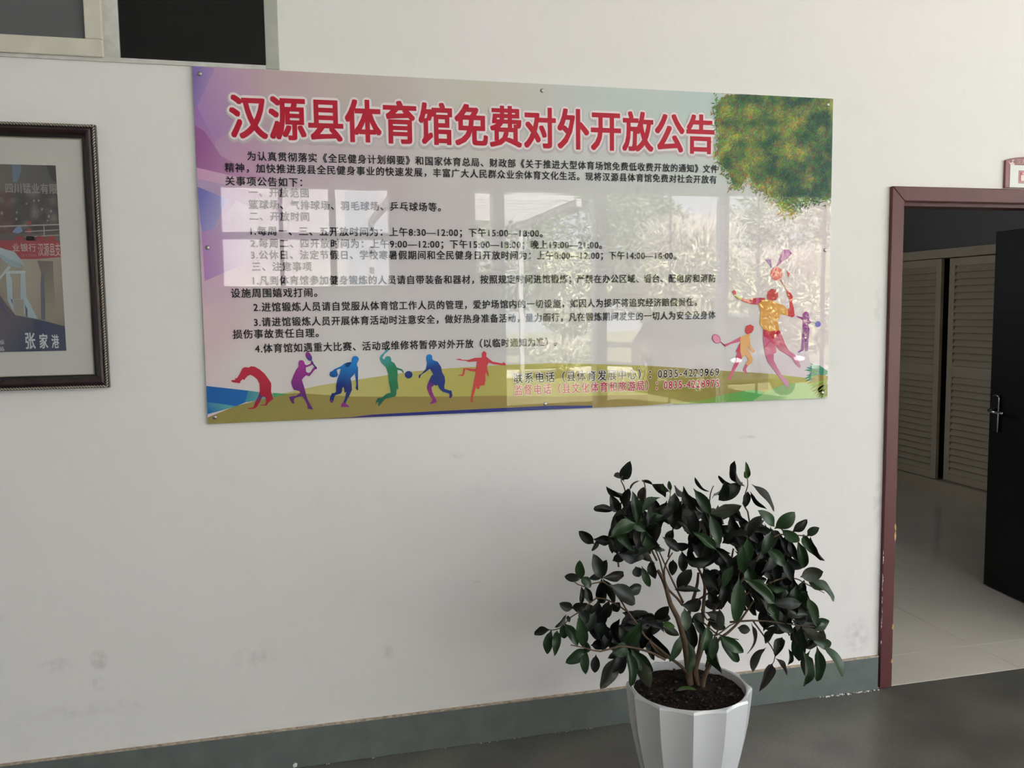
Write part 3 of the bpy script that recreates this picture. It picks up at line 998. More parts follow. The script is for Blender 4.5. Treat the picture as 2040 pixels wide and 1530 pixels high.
figure('printed_girl', D_, [
    (nums('985 655;1010 632;1035 645;1047 690;1040 705;1060 735;1045 745;1030 740;1045 790;1040 840;1030 985;1005 990;1005 870;1000 870;995 982;945 1002;940 995;975 970;980 850;990 800;985 780;988 710;930 680;930 670;985 685'), ((1010, 650), (136, 38, 126), (1000, 980), (126, 56, 142))),
    (ell(1122, 745, 24, 26), (98, 92, 186)), (nums('1055 727;1058 724;1102 738;1100 742'), (130, 80, 130))])

# ------------------------------------------------------------------ writing
_jobs = []


def text_mesh(body, bold=0.0, spacing=1.0):
    """flat lettering; weight is added with slightly shifted copies of the strokes"""
    cu = bpy.data.curves.new('lettering', 'FONT')
    cu.body = body
    cu.size = 1
    cu.space_character = spacing
    cu.resolution_u = 3
    cu.fill_mode = 'FRONT'
    o_ = bpy.data.objects.new('lettering', cu)
    COL.objects.link(o_)
    dg = bpy.context.evaluated_depsgraph_get()
    me = bpy.data.meshes.new_from_object(o_.evaluated_get(dg))
    vs = [v.co.copy() for v in me.vertices]
    fs = [tuple(p.vertices) for p in me.polygons]
    bpy.data.objects.remove(o_)
    bpy.data.curves.remove(cu)
    bpy.data.meshes.remove(me)
    if bold:
        n0, base_v, base_f = len(vs), vs, fs
        vs, fs = [], []
        k = 8 if bold > .02 else 4
        for i in range(k):
            q_ = ((-1, -1), (1, 1), (-1, 1), (1, -1), (0, -1), (0, 1), (-1, 0), (1, 0))[i]
            d = Vector((bold * q_[0], bold * .7 * q_[1], i * 1e-5))
            vs += [v + d for v in base_v]
            fs += [tuple(q + i * n0 for q in f) for f in base_f]
    x0, x1 = min(v.x for v in vs), max(v.x for v in vs)
    y0, y1 = min(v.y for v in vs), max(v.y for v in vs)
    return vs, fs, x0, x1, y0, y1


def lettering(name, body, pl, pr, hpx, color, parent, lay, Y=YS, bold=.015, spacing=1.13, outline=None, shadow=None, m='print', ycell=None, em=None):
    """pl, pr: photo pixels of the left and right ends of the line at mid height; hpx: glyph height in pixels at the left end"""
    vs, fs, x0, x1, y0, y1 = text_mesh(body, bold, spacing)
    a, c = at(*pl, Y), at(*pr, Y)
    top, bot = at(pl[0], pl[1] - hpx / 2, Y), at(pl[0], pl[1] + hpx / 2, Y)
    H = top.z - bot.z
    gy0, gy1 = -.10, .84                 # cell of a CJK glyph in em units
    sx_ = (c.x - a.x) / (x1 - x0)
    sz_ = H / (gy1 - gy0)
    zc = (a.z + c.z) / 2
    gm = (gy0 + gy1) / 2
    col = pc(color) if m == 'print' else lin(color)

    def put(mb, dx, dy, yy, cc):
        mb.add([(a.x + (v.x - x0) * sx_ + dx, yy - v.z, zc + (v.y - gm) * sz_ + dy) for v in vs], fs, cc)
    for (rad, oc, ol, nm) in ((shadow or (0, 0, 0, 0)), (outline or (0, 0, 0, 0))):
        if not rad: continue
        mb = MB()
        for k in range(14):
            t = 2 * PI * k / 14
            put(mb, rad * math.cos(t), rad * math.sin(t), Y - EPS * ol - k * 3e-6, pc(oc))
        mb.build(name + nm, K[m], parent)
    mb = MB()
    put(mb, 0, 0, Y - EPS * lay, col)
    return mb.build(name, K[m], parent)



def heading():
    body = '汉源县体育馆免费对外开放公告'
    vs, fs, x0, x1, y0, y1 = text_mesh(body, .029, 1.04)
    tv, tf = text_mesh(body, 0, 1.04)[:2]
    a, c = at(457, 233, YS), at(1423, 267, YS)
    sx_ = (c.x - a.x) / (x1 - x0)
    H = at(500, 189, YS).z - at(500, 279, YS).z
    sz_ = H / (y1 - y0)
    zc = (a.z + c.z) / 2
    gm = (y0 + y1) / 2
    for rad, cc, ol, nm in ((.0165, (182, 172, 176), 6, 'heading_shadow'), (.0115, (220, 210, 212), 7, 'heading_outline')):
        mb = MB()
        n = 12
        for k in range(n):
            t = 2 * PI * k / n
            yk = k * 1.2e-5
            dx, dz = rad * math.cos(t), rad * math.sin(t)
            if ol == 6: dz -= .004
            mb.add([(a.x + (v.x - x0) * sx_ + dx, yl(ol) - yk, zc + (v.y - gm) * sz_ + dz) for v in tv], tf, pc(cc))
        mb.build(nm, K['print'], board)
    adv = (x1 - x0 + .04 - .06) / 14          # one cell per character
    cell = [int(min(13, max(0, (v.x - x0) / (x1 - x0) * 14))) for v in vs]
    for k in range(14):
        # a face belongs to the character its centre falls in
        ff = [f for f in fs if min(13, int((sum(vs[q].x for q in f) / len(f) - x0) / (x1 - x0) * 14)) == k]
        ids = sorted({q for f in ff for q in f})
        mp = {q: i for i, q in enumerate(ids)}
        mb = MB()
        mb.add([(a.x + (vs[q].x - x0) * sx_, yl(9) - vs[q].z, zc + (vs[q].y - gm) * sz_) for q in ids], [tuple(mp[q] for q in f) for f in ff], pc((176, 34, 54)))
        mb.build('heading_character', K['print'], board)


heading()
BK = (34, 32, 36)
LINES = [
    ('为认真贯彻落实《全民健身计划纲要》和国家体育总局、财政部《关于推进大型体育场馆免费低收费开放的通知》文件', (492.5, 311.5), (1430, 336.6)),
    ('精神，加快推进我县全民健身事业的快速发展，丰富广大人民群众业余体育文化生活。现将汉源县体育馆免费对社会开放有', (448, 334), (1427, 358)),
    ('关事项公告如下：', (449, 359), (602, 365)),
    ('一、开放范围', (495, 383), (615, 385)),
    ('篮球场、气排球场、羽毛球场、乒乓球场等。', (495.5, 407), (878, 413)),
    ('二、开放时间', (497, 430.5), (616, 432)),
    ('1.每周一、三、五开放时间为：上午8:30—12:00；下午15:00—18:00。', (499, 459.5), (1081, 465)),
    ('2.每周二、四开放时间为：上午9:00—12:00；下午15:00—18:00；晚上19:00—21:00。', (499, 484.5), (1199, 488)),
    ('3.公休日、法定节假日、学校寒暑假期间和全民健身日开放时间为：上午8:00—12:00；下午14:00—18:00。', (500, 508), (1347, 509)),
    ('三、注意事项', (502, 531), (621, 531)),
    ('1.凡到体育馆参加健身锻炼的人员请自带装备和器材，按照规定时间进馆锻炼；严禁在办公区域、看台、配电房和消防', (504, 559.5), (1425.4, 554)),
    ('设施周围嬉戏打闹。', (460, 584), (632, 583)),
    ('2.进馆锻炼人员请自觉服从体育馆工作人员的管理，爱护场馆内的一切设施，如因人为损坏将追究经济赔偿责任。', (505, 611), (1388, 602.5)),
    ('3.请进馆锻炼人员开展体育活动时注意安全，做好热身准备活动，量力而行，凡在锻炼期间发生的一切人为安全及身体', (506, 641), (1425, 628)),
    ('损伤事故责任自理。', (464, 666), (635, 663)),
    ('4.体育馆如遇重大比赛、活动或维修将暂停对外开放（以临时通知为准）。', (508, 692), (1109, 683))]
for t_, pl, pr in LINES:
    lettering('text_line', t_, pl, pr, 18.5, BK, board, 11)


def contact(t_, pl, pr, col):
    vs, fs, x0, x1, y0, y1 = text_mesh(t_, .014, 1.22)
    tv, tf = text_mesh(t_, 0, 1.22)[:2]
    a, c = at(*pl, YS), at(*pr, YS)
    sx_ = (c.x - a.x) / (x1 - x0)
    sz_ = (at(1040, 740, YS).z - at(1040, 761, YS).z) / .94
    zc = (a.z + c.z) / 2
    mb = MB()
    for k in range(8):
        t = 2 * PI * k / 8
        mb.add([(a.x + (v.x - x0) * sx_ + .003 * math.cos(t), yl(10) - k * 1.2e-5, zc + (v.y - .37) * sz_ + .003 * math.sin(t)) for v in tv], tf, pc((214, 206, 196)))
    mb.build('text_line_outline', K['print'], board)
    mb = MB()
    mb.add([(a.x + (v.x - x0) * sx_, yl(11) - v.z, zc + (v.y - .37) * sz_) for v in vs], fs, pc(col))
    mb.build('text_line', K['print'], board)


contact('联系电话（县体育发展中心）：0835-4228969', (1023, 751), (1432, 743), (30, 30, 38))
contact('监督电话（县文化体育和旅游局）：0835-4228975', (1024, 775), (1432, 765), (176, 40, 70))

scr = None
for x in (-.286, .881, 2.045):
    for z in (2.412, 1.847, 1.277):
        if abs(x - .881) < .01 and abs(z - 1.847) < .01: continue
        if scr is None:
            mb = MB()
            n = 14
            prof = [(.0072, 0), (.0072, -.0015), (.006, -.003), (.003, -.0038), (0.0005, -.004)]
            vs = [(x + r * math.cos(2 * PI * k / n), YS + dy, z + r * math.sin(2 * PI * k / n)) for r, dy in prof for k in range(n)]
            fs = [(i * n + k, i * n + (k + 1) % n, (i + 1) * n + (k + 1) % n, (i + 1) * n + k) for i in range(len(prof) - 1) for k in range(n)]
            mb.add(vs, fs)
            scr = mb.build('fixing_screw', K['steel'], board, True)
            home = Vector((x, 0, z))
        else:
            inst(scr, board, scr.location + Vector((x, 0, z)) - home)

# ------------------------------------------------------------------ framed photograph
FX0, FX1, FZ0, FZ1 = -1.82, -.609, 1.3909, 2.2344
fp = empty('framed_photograph', ((FX0 + FX1) / 2, 0, FZ0), 'dark wooden frame with rope edge holding a basketball photograph, left of the notice board', 'picture')


def frame_ring(name, m_, prof):           # prof: (inset, depth y); rings joined, mitred corners
    vs, fs = [], []
    for d, y in prof:
        vs += [(FX0 + d, y, FZ0 + d), (FX1 - d, y, FZ0 + d), (FX1 - d, y, FZ1 - d), (FX0 + d, y, FZ1 - d)]
    for i in range(len(prof) - 1):
        for k in range(4):
            fs.append((i * 4 + k, i * 4 + (k + 1) % 4, (i + 1) * 4 + (k + 1) % 4, (i + 1) * 4 + k))
    return MB().add(vs, fs).build(name, m_, fp)


frame_ring('frame_edge', K['frame_black'], [(.0, 0), (.0, -.020), (.004, -.025), (.011, -.025), (.012, -.022)])
frame_ring('frame_moulding', K['frame_wood'], [(.011, -.024), (.014, -.029), (.020, -.031), (.027, -.028), (.033, -.022), (.036, -.019)])
frame_ring('inner_lip', K['frame_black'], [(.035, -.020), (.038, -.019), (.042, -.018), (.0435, -.013)])
frame_ring('inner_bead', K['frame_gilt'], [(.0435, -.016), (.0445, -.0175), (.046, -.0165), (.0465, -.010)])
rope = MB()
sp_r = .0088
cx0, cx1, cz0, cz1 = FX0 + .0055, FX1 - .0055, FZ0 + .0055, FZ1 - .0055


def bead(x, z, dx, dz):
    d1 = Vector((dx, 0, dz)) * .0050 + Vector((dz, 0, -dx)) * .0035
    c = Vector((x, -.0262, z))
    rope.tube([c - d1, c - d1 * .5 + Vector((0, -.0018, 0)), c + d1 * .5 + Vector((0, -.0018, 0)), c + d1], [.0008, .0022, .0022, .0008], 5)


n = int((cz1 - cz0) / sp_r)
for k in range(n + 1):
    z = cz0 + (cz1 - cz0) * k / n
    bead(cx1, z, 0, 1)
    bead(cx0, z, 0, 1)
n = int((cx1 - cx0) / sp_r)
for k in range(1, n):
    x = cx0 + (cx1 - cx0) * k / n
    bead(x, cz0, 1, 0)
    bead(x, cz1, 1, 0)
rope.build('rope_trim', K['frame_gilt'], fp, True, kind='stuff')
MB().box(FX0 + .03, FX1 - .03, -.012, -.001, FZ0 + .03, FZ1 - .03).build('mat_board', K['matboard'], fp)
YP = -.0125


def fpoly(mb, pts, lay, c0, c1=None, pa=None, pb=None, cell=.03):
    w_ = []
    for x, y in pts:
        p = at(x, y, YP)
        w_.append((min(p.x, -.7333), min(max(p.z, 1.5145), 2.1045)))
    ca = tuple(v * 1.12 for v in lin(c0))
    if c1 is None:
        mb.poly(w_, YP - .0002 * lay, ca)
    else:
        cb = tuple(v * 1.12 for v in lin(c1))
        A, B = at(*pa, YP), at(*pb, YP)
        d = Vector((B.x - A.x, B.z - A.z))
        gradpoly(mb, w_, YP - .0002 * lay, lambda x, z: lerp(ca, cb, (Vector((x, z)) - Vector((A.x, A.z))).dot(d) / d.length_squared), cell)


ph = MB()
# stands: base sheet with blotchy crowd colours
vs, cs, fs = [], [], []
NX, NZ = 70, 60
px0, px1, pz0, pz1 = -1.70, -.7333, 1.5145, 2.1045
random.seed(21)
for j in range(NZ + 1):
    for i in range(NX + 1):
        x, z = px0 + (px1 - px0) * i / NX, pz0 + (pz1 - pz0) * j / NZ
        h = (z - pz0) / (pz1 - pz0)
        if h > .86: c = lerp((112, 108, 102), (88, 88, 88), (x + .9) * 5)
        elif h > .52:
            n1 = noise.noise(Vector((x * 38, z * 38, 1)))
            c = lerp((74, 72, 72), (142, 132, 128), max(0, n1) * 1.3) if n1 > 0 else lerp((84, 80, 78), (60, 58, 60), -n1 * 1.5)
            if x < -.86: c = lerp(c, (120, 76, 70), .45)
        else: c = lerp((168, 160, 146), (140, 130, 118), noise.noise(Vector((x * 9, z * 3, 5))) + .5)
        vs.append((x, YP - .0002, z))
        cs.append(tuple(v * 1.12 for v in lin(c)))
for j in range(NZ):
    for i in range(NX):
        a = j * (NX + 1) + i
        fs.append((a, a + 1, a + NX + 2, a + NX + 1))
ph.add(vs, fs, cs)
photo = ph.build('photograph', K['matte_print'], fp)
pd = MB()


def c7(s): return [(x / 7.65, 320 + y / 7.65) for x, y in nums(s)]
def c8(s): return [(x / 7.286, 500 + y / 7.286) for x, y in nums(s)]


fpoly(pd, c7('185 55;300 55;330 110;300 230;260 330;195 330'), 2, (112, 128, 148))
fpoly(pd, c7('700 60;850 60;870 330;800 300;740 180'), 2, (70, 70, 72))
fpoly(pd, c7('0 1010;-10 1240;80 1230;915 1250;905 1120;0 1110'), 2, (98, 92, 92))
for y0, y1 in ((985, 1003), (1068, 1080), (1150, 1160)):
    fpoly(pd, c7(f'{-60 if y0 < 1000 else 380} {y0 + 10};900 {y0 - 20};900 {y1 - 20};{-60 if y0 < 1000 else 380} {y1 + 10}'), 4, (176, 170, 164))
fpoly(pd, c7('664 980;676 980;682 1160;668 1160'), 4, (176, 170, 164))
for sx_ in (400, 240, 400, 560, 720):
    fpoly(pd, c7(f'{sx_} 1160;{sx_ + 30} 1150;{sx_ + 120} 1155;{sx_ + 130} 1230;{sx_} 1230'), 5, (150, 62, 64))
fpoly(pd, c7('410 925;470 920;490 985;415 990'), 5, (150, 74, 74))
fpoly(pd, c7('415 1030;480 1040;480 1110;415 1110'), 3, (150, 74, 74))
fpoly(pd, c7('250 1010;320 1000;345 1080;280 1110;190 1090'), 5, (124, 144, 184))
for x, y, r in ((190, 600, 34), (780, 770, 22), (745, 850, 26), (255, 790, 18), (560, 840, 44), (405, 655, 18), (520, 610, 20), (590, 610, 20), (250, 890, 22), (725, 915, 16), (20, 600, 46), (30, 800, 26), (640, 740, 20)):
    pts = [(x / 7.65 + r / 7.65 * math.cos(k * .9) * .8, 320 + y / 7.65 + r / 7.65 * math.sin(k * .9)) for k in range(7)]
    fpoly(pd, pts, 3, (150, 142, 136) if r < 30 else (112, 106, 102))
fpoly(pd, c7('-300 1215;80 1215;915 1225;930 1470;560 1500;0 1500;-300 1500'), 6, (152, 66, 70), (166, 70, 74), (0, 480), (110, 500))
fpoly(pd, c8('540 140;770 150;775 330;800 700;830 1060;660 1030;640 420;600 330;570 230'), 3, (116, 108, 102), (150, 142, 126), (88, 530), (100, 620))
fpoly(pd, c8('600 330;640 330;655 700;660 1000;600 1000;590 480'), 4, (104, 104, 118))
ST = (176, 190, 194)
fpoly(pd, c8('-500 -260;-20 -60;90 -20;210 10;355 180;350 215;300 190;160 130;0 40;-500 -160'), 8, ST, (160, 178, 186), (0, 500), (45, 525))
fpoly(pd, c8('-500 -160;0 40;160 130;305 200;300 250;210 240;130 200;0 100;-500 -60'), 7, (150, 168, 178))
fpoly(pd, c8('130 210;165 240;20 395;-120 520;-120 480;0 370'), 9, ST)
fpoly(pd, c8('90 290;370 285;370 330;90 330'), 8, (186, 198, 200))
fpoly(pd, c8('88 330;140 330;175 400;185 655;185 700;300 700;300 330;370 330;385 660;550 990;400 960;370 860;360 930;240 935;185 860;110 720;105 640'), 8, ST, (164, 184, 194), (30, 550), (50, 630))
fpoly(pd, c8('150 700;195 790;185 700'), 9, (108, 118, 140))
fpoly(pd, c8('200 705;345 705;350 940;240 935;200 860'), 9, (156, 152, 142))
fpoly(pd, c8('362 770;400 850;402 960;385 950'), 9, (84, 92, 112))
fpoly(pd, c8('-600 300;-60 560;0 640;110 790;225 932;550 990;940 1092;965 1450;-600 1480'), 10, (98, 94, 104), (64, 72, 98), (30, 640), (70, 670))
fpoly(pd, c8('500 1010;700 1040;660 1200;480 1220'), 11, (58, 66, 98))
fpoly(pd, c8('-600 420;-60 620;-10 700;150 950;130 960;0 800;-600 520'), 11, (88, 82, 116))
pd.build('photograph_scene', K['matte_print'], fp)


def ftext(body, pl, pr, hp, c, lay, bold=.02, sp=1.1):
    vs, fs, x0, x1, y0, y1 = text_mesh(body, bold, sp)
    a, c_ = at(*pl, YP), at(*pr, YP)
    sx_ = (c_.x - a.x) / (x1 - x0)
    H = at(pl[0], pl[1] - hp / 2, YP).z - at(pl[0], pl[1] + hp / 2, YP).z
    sz_ = H / (y1 - y0)
    zc = (a.z + c_.z) / 2
    MB().add([(min(a.x + (v.x - x0) * sx_, -.7335), YP - .0002 * lay - v.z * 3, zc + (v.y - (y0 + y1) / 2) * sz_) for v in vs], fs, lin(c)).build('photograph_lettering', K['matte_print'], fp)


ftext('四川锰业有限', (11, 376), (114, 375), 21, (160, 156, 152), 5)
ftext('业银行', (25, 493), (72, 493.5), 16, (196, 186, 184), 8, .01)
ftext('汉源县支', (76, 497), (121, 497.5), 26, (196, 186, 184), 8, .01, 1.0)
ftext('OF CHINA', (42, 508.5), (74, 509), 5, (176, 136, 134), 8, 0)
ftext('张', (51, 679), (71, 679), 33, (206, 208, 212), 13, .02)
ftext('家', (79, 679.5), (96, 679.5), 30, (206, 208, 212), 13, .02)
ftext('港', (103, 680), (118, 680), 27, (206, 208, 212), 13, .02)
ftext('标', (-3, 681.5), (9, 681.5), 10, (196, 198, 204), 13, .02)
ftext('品', (-2, 695), (9, 695), 8, (196, 198, 204), 13, .02)
MB().box(FX0 + .04, FX1 - .04, -.0158, -.0150, FZ0 + .04, FZ1 - .04).build('picture_glass', K['glass'], fp)

# ------------------------------------------------------------------ door plate
dp = empty('door_plate', (3.03, 0, 2.108), 'small maroon door plate with arched top and white panel, above the doorway', 'sign')
pb = []
xa, xb, za, zb = 2.889, 3.20, 2.108, 2.222
pts = [(xa, za), (xb, za), (xb, zb)]
for k in range(1, 12):
    t = k / 12
    pts.append((xb + (xa - xb) * t, zb + .018 * math.sin(PI * t) ** .7))
pts.append((xa, zb))
n = len(pts)
vs = [(x, -.012, z) for x, z in pts] + [(x, -.0005, z) for x, z in pts]
fs = [tuple(range(n)), tuple(range(2 * n - 1, n - 1, -1))] + [((i + 1) % n, i, n + i, n + (i + 1) % n) for i in range(n)]
MB().add(vs, fs).build('plate_body', mat('maroon_plastic', (.20, .052, .048), .3), dp, bevel=.002)
MB().box(xa + .021, xb - .021, -.0135, -.0119, za + .002, za + .094).build('white_panel', mat('white_plastic', (.66, .67, .63), .3), dp)
red = lin((150, 62, 66))
ic = MB()
ix0, iz0, iz1 = 2.953, za + .020, za + .072


def iq(mb, x0, x1, z0, z1, l, c): mb.add([(x0, -.0136 - .0002 * l, z0), (x1, -.0136 - .0002 * l, z0), (x1, -.0136 - .0002 * l, z1), (x0, -.0136 - .0002 * l, z1)], [(0, 1, 2, 3)], c)


iq(ic, ix0, ix0 + .075, iz0, iz1, 0, lin((120, 66, 66)))
iq(ic, ix0 + .003, ix0 + .072, iz0 + .003, iz1 - .003, 1, lin((214, 160, 158)))
iq(ic, ix0 + .006, ix0 + .069, iz0 + .006, iz1 - .006, 2, red)
iq(ic, ix0 + .012, ix0 + .032, iz0 + .009, iz1 - .018, 3, lin((222, 200, 196)))
iq(ic, ix0 + .0175, ix0 + .0265, iz1 - .016, iz1 - .008, 3, lin((222, 170, 170)))
iq(ic, ix0 + .040, ix0 + .060, iz0 + .009, iz1 - .018, 3, lin((222, 200, 196)))
ic.build('printed_icon', K['matte_print'], dp)
lg = MB()


def dpz(s): return [((lambda p: (p.x, p.z))(at(1980 + x / 17, 300 + y / 17, -.0125))) for x, y in nums(s)]


lg.poly(dpz('495 340;560 420;600 400;640 350;600 300;640 320;690 290;670 350;640 370;690 440;720 450;680 500;560 490'), -.0124, lin((214, 190, 186)))
lg.poly(dpz('560 350;600 360;620 385;585 400;550 375'), -.0126, lin((110, 60, 58)))
lg.build('emblem', K['matte_print'], dp)
vs, fs, x0, x1, y0, y1 = text_mesh('汉源县体育馆', 0, 1.05)
k_ = .145 / (x1 - x0)
MB().add([(2.942 + (v.x - x0) * k_, -.0124, 2.209 + (v.y - .0) * k_ * .9) for v in vs], fs, lin((196, 150, 146))).build('lettering', K['matte_print'], dp)

# ------------------------------------------------------------------ potted plant
PX, PY = 1.180, -.608
plant = empty('potted_plant', (PX, PY, 0), 'bushy glossy-leaved plant in a white fluted ceramic pot on the floor', 'plant')
NR, SUB = 12, 6
ridge0 = math.radians(-111)
ZP = [0, .012, .06, .12, .18, .24, .30, .35, .39, .412, .420]
RP = [.112, .122, .135, .150, .164, .177, .188, .194, .198, .200, .197]
vs, fs = [], []
NT = NR * SUB


def flute(R, k):
    th = (k % SUB) / SUB
    seg = 2 * PI / NR
    a = (th - .5) * seg
    chord = math.cos(seg / 2) / math.cos(a)
    return R * (chord - .034 * math.sin(PI * th) ** .8)


for j, z in enumerate(ZP):
    for k in range(NT):
        a = ridge0 + 2 * PI * k / NT
        r = flute(RP[j], k)
        vs.append((PX + r * math.cos(a), PY + r * math.sin(a), z))
inner = [(.184, .4215), (.179, .419), (.177, .408), (.175, .35)]
for r, z in inner:
    for k in range(NT):
        a = ridge0 + 2 * PI * k / NT
        vs.append((PX + r * math.cos(a), PY + r * math.sin(a), z))
nr = len(ZP) + len(inner)
for j in range(nr - 1):
    for k in range(NT):
        fs.append((j * NT + k, j * NT + (k + 1) % NT, (j + 1) * NT + (k + 1) % NT, (j + 1) * NT + k))
fs.append(tuple(range(NT - 1, -1, -1)))
pot = MB().add(vs, fs).build('pot', K['ceramic'], plant, True)
es = pot.modifiers.new('split', 'EDGE_SPLIT')
es.split_angle = math.radians(17)
# soil
vs, fs = [], []
nrg, nth = 18, 60
for i in range(nrg + 1):
    r = .1775 * i / nrg
    for k in range(nth):
        a = 2 * PI * k / nth
        x, y = r * math.cos(a), r * math.sin(a)
        z = .401 + .008 * noise.noise(Vector((x * 22, y * 22, 1))) + .005 * noise.noise(Vector((x * 80, y * 80, 2))) - .006 * (r / .1775) ** 4 + .012 * math.exp(-((x - .03) ** 2 + y * y) / .002)
        vs.append((PX + x, PY + y, z))
for i in range(nrg):
    for k in range(nth):
        fs.append((i * nth + k, (i + 1) * nth + k, (i + 1) * nth + (k + 1) % nth, i * nth + (k + 1) % nth))
MB().add(vs, fs).build('soil', K['soil'], plant, True)
random.seed(3)
cr = MB()
for i in range(420):
    a, r = random.uniform(0, 2 * PI), .160 * math.sqrt(random.random())
    s = random.uniform(.0018, .0055)
    c = Vector((PX + r * math.cos(a), PY + r * math.sin(a), .4035 + random.uniform(-.003, .004)))
    q = random.random()
    c3 = (.022, .014, .010) if q < .7 else ((.06, .035, .022) if q < .94 else (.09, .065, .05))
    cr.ball(c, (s * random.uniform(.7, 1.6), s * random.uniform(.7, 1.6), s * .7), 5, 3, c3)
cm = mat('soil_crumbs', (.03, .02, .015), .9, .2, attr=True)
cr.build('soil_crumbs', cm, plant, kind='stuff')


def cc1(x, y): return 1040 + x / 3.0909, 890 + y / 3.0909
def cc2(x, y): return 1250 + x / 4.783, 1080 + y / 4.783


def stem(name, pts, y0, y1, r0, r1, m_='bark', conv=cc2, n=8):
    w_ = []
    k = len(pts) - 1
    for i, (x, yy) in enumerate(pts):
        t = i / k
        w_.append(at(*conv(x, yy), PY + y0 + (y1 - y0) * t))
    # smooth
    sm = [w_[0]]
    for i in range(k):
        a0, a1, a2, a3 = w_[max(i - 1, 0)], w_[i], w_[i + 1], w_[min(i + 2, k)]
        for q in (.5, 1):
            sm.append(.5 * ((2 * a1) + (a2 - a0) * q + (2 * a0 - 5 * a1 + 4 * a2 - a3) * q * q + (3 * a1 - a0 - 3 * a2 + a3) * q ** 3))
    rr = [r0 + (r1 - r0) * i / (len(sm) - 1) for i in range(len(sm))]
    MB().tube(sm, rr, n).build(name, K[m_], plant, True)


stem('stem', nums('712 1440;690 1370;655 1280;650 1180;680 1060;700 930;716 720;728 560;738 420;700 300;640 180'), 0, .05, .011, .0035)
stem('stem', nums('705 1440;722 1330;745 1250;800 1140;840 1050;860 940;960 860;1080 740;1200 560'), 0, -.06, .0085, .003)
stem('stem', nums('610 1440;590 1300;570 1120;545 960;520 860;478 720;410 590;372 450;335 350;290 270'), .02, .02, .013, .0055)
stem('stem', nums('600 1440;605 1250;590 1100;560 900;580 700;640 500;668 380;675 290'), .05, .08, .010, .004)
stem('stem', nums('660 1420;640 1250;700 1050;780 780;860 560;960 300;1010 60'), .02, .10, .008, .003)
for pts, a, c, r0, r1 in (('525 600;470 530;390 450;350 340;310 180;260 60', .03, .05, .0045, .002),
                          ('530 575;480 470;430 370;370 240;330 150;280 40', .04, .0, .004, .0018),
                          ('372 450;355 360;350 260;380 180;430 100', .02, -.05, .004, .002),
                          ('620 590;690 540;780 480;860 420;960 330;1060 250', .06, .02, .004, .002),
                          ('560 1240;520 1190;430 1120;350 1080;270 1030;200 930', .02, -.02, .006, .003),
                          ('705 640;735 700;760 740;830 760;930 780', .03, -.04, .003, .0015),
                          ('700 760;740 780;830 860;930 900;1060 930', .03, -.06, .003, .0015),
                          ('750 1190;770 1100;800 1010;830 900;900 780', .0, -.04, .004, .002)):
    stem('branch', nums(pts), a, c, r0, r1)
for pts, a, c, r0, r1 in (('900 1290;840 1240;760 1170;700 1080;640 1000;590 920;500 830;380 860;320 830', -.02, .0, .0045, .0016),
                          ('880 1310;800 1270;700 1240;600 1230;480 1260;390 1240;300 1220', -.05, -.08, .0045, .0016),
                          ('640 1010;560 960;460 930;380 1000;300 1050;230 1120;160 1128', .0, .02, .003, .0013),
                          ('595 740;585 660;570 560;520 560;450 590', .02, .03, .003, .0014),
                          ('700 640;640 560;590 400;640 290;610 210;620 180', .02, .0, .0035, .0014),
                          ('830 700;760 560;720 480;760 330;755 230;740 205', .0, -.05, .0035, .0014),
                          ('900 680;930 500;905 380;915 280', .02, .04, .003, .0012),
                          ('1120 700;1160 560;1150 420;1160 290;1180 240', .02, .0, .0035, .0014),
                          ('1330 800;1400 560;1390 400;1360 350;1390 240;1385 190', .03, .02, .0035, .0013),
                          ('1300 900;1440 700;1540 560;1640 540;1760 550;1800 520', .0, -.03, .004, .0013),
                          ('1300 950;1480 860;1640 800;1760 850;1860 900', .02, .0, .004, .0013),
                          ('1280 1080;1420 1070;1560 1080;1700 1100;1800 1110', -.02, -.06, .0035, .0013),
                          ('1420 1070;1500 1180;1560 1280;1535 1350', .02, .02, .003, .0012),
                          ('1150 1150;1200 1160;1280 1100;1350 1070', -.03, -.05, .003, .0013)):
    stem('branch', nums(pts), a, c, r0, r1, conv=cc1, n=6)

# leaf meshes
LM = {}
random.seed(8)


def leaf_mesh(var, key):
    if (var, key) in LM: return LM[(var, key)]
    rnd = random.Random(var * 13 + 5)
    fold = (.16, .26, .10, .34)[var]
    arch = (.05, .09, .13, .07)[var]
    wav = (.02, .035, .015, .05)[var]
    pw = (.9, .8, 1.0, .75)[var]
    NS = 11
    vs, fs = [], []
    for i in range(NS):
        t = i / (NS - 1)
        if t < .09: w_ = .018
        else: w_ = .5 * max(0.0, math.sin(PI * ((t - .08) / .92) ** pw)) ** .66
        if i == NS - 1: w_ = .004
        zc = arch * math.sin(PI * t)
        for s in (-1, -.55, 0, .55, 1):
            x = s * w_
            vs.append((x, t, zc + abs(x) * fold + (wav * math.sin(t * 9 + s * 2 + var) * abs(s) if .1 < t < .95 else 0)))
    for i in range(NS - 1):
        for k in range(4):
            a = i * 5 + k
            fs.append((a, a + 1, a + 6, a + 5))
    me = bpy.data.meshes.new('leaf')
    me.from_pydata(vs, [], fs)
    me.polygons.foreach_set('use_smooth', [True] * len(me.polygons))
    me.materials.append(LEAFM[key])
    LM[(var, key)] = me
    return me


nleaf = [0]
extra = MB()


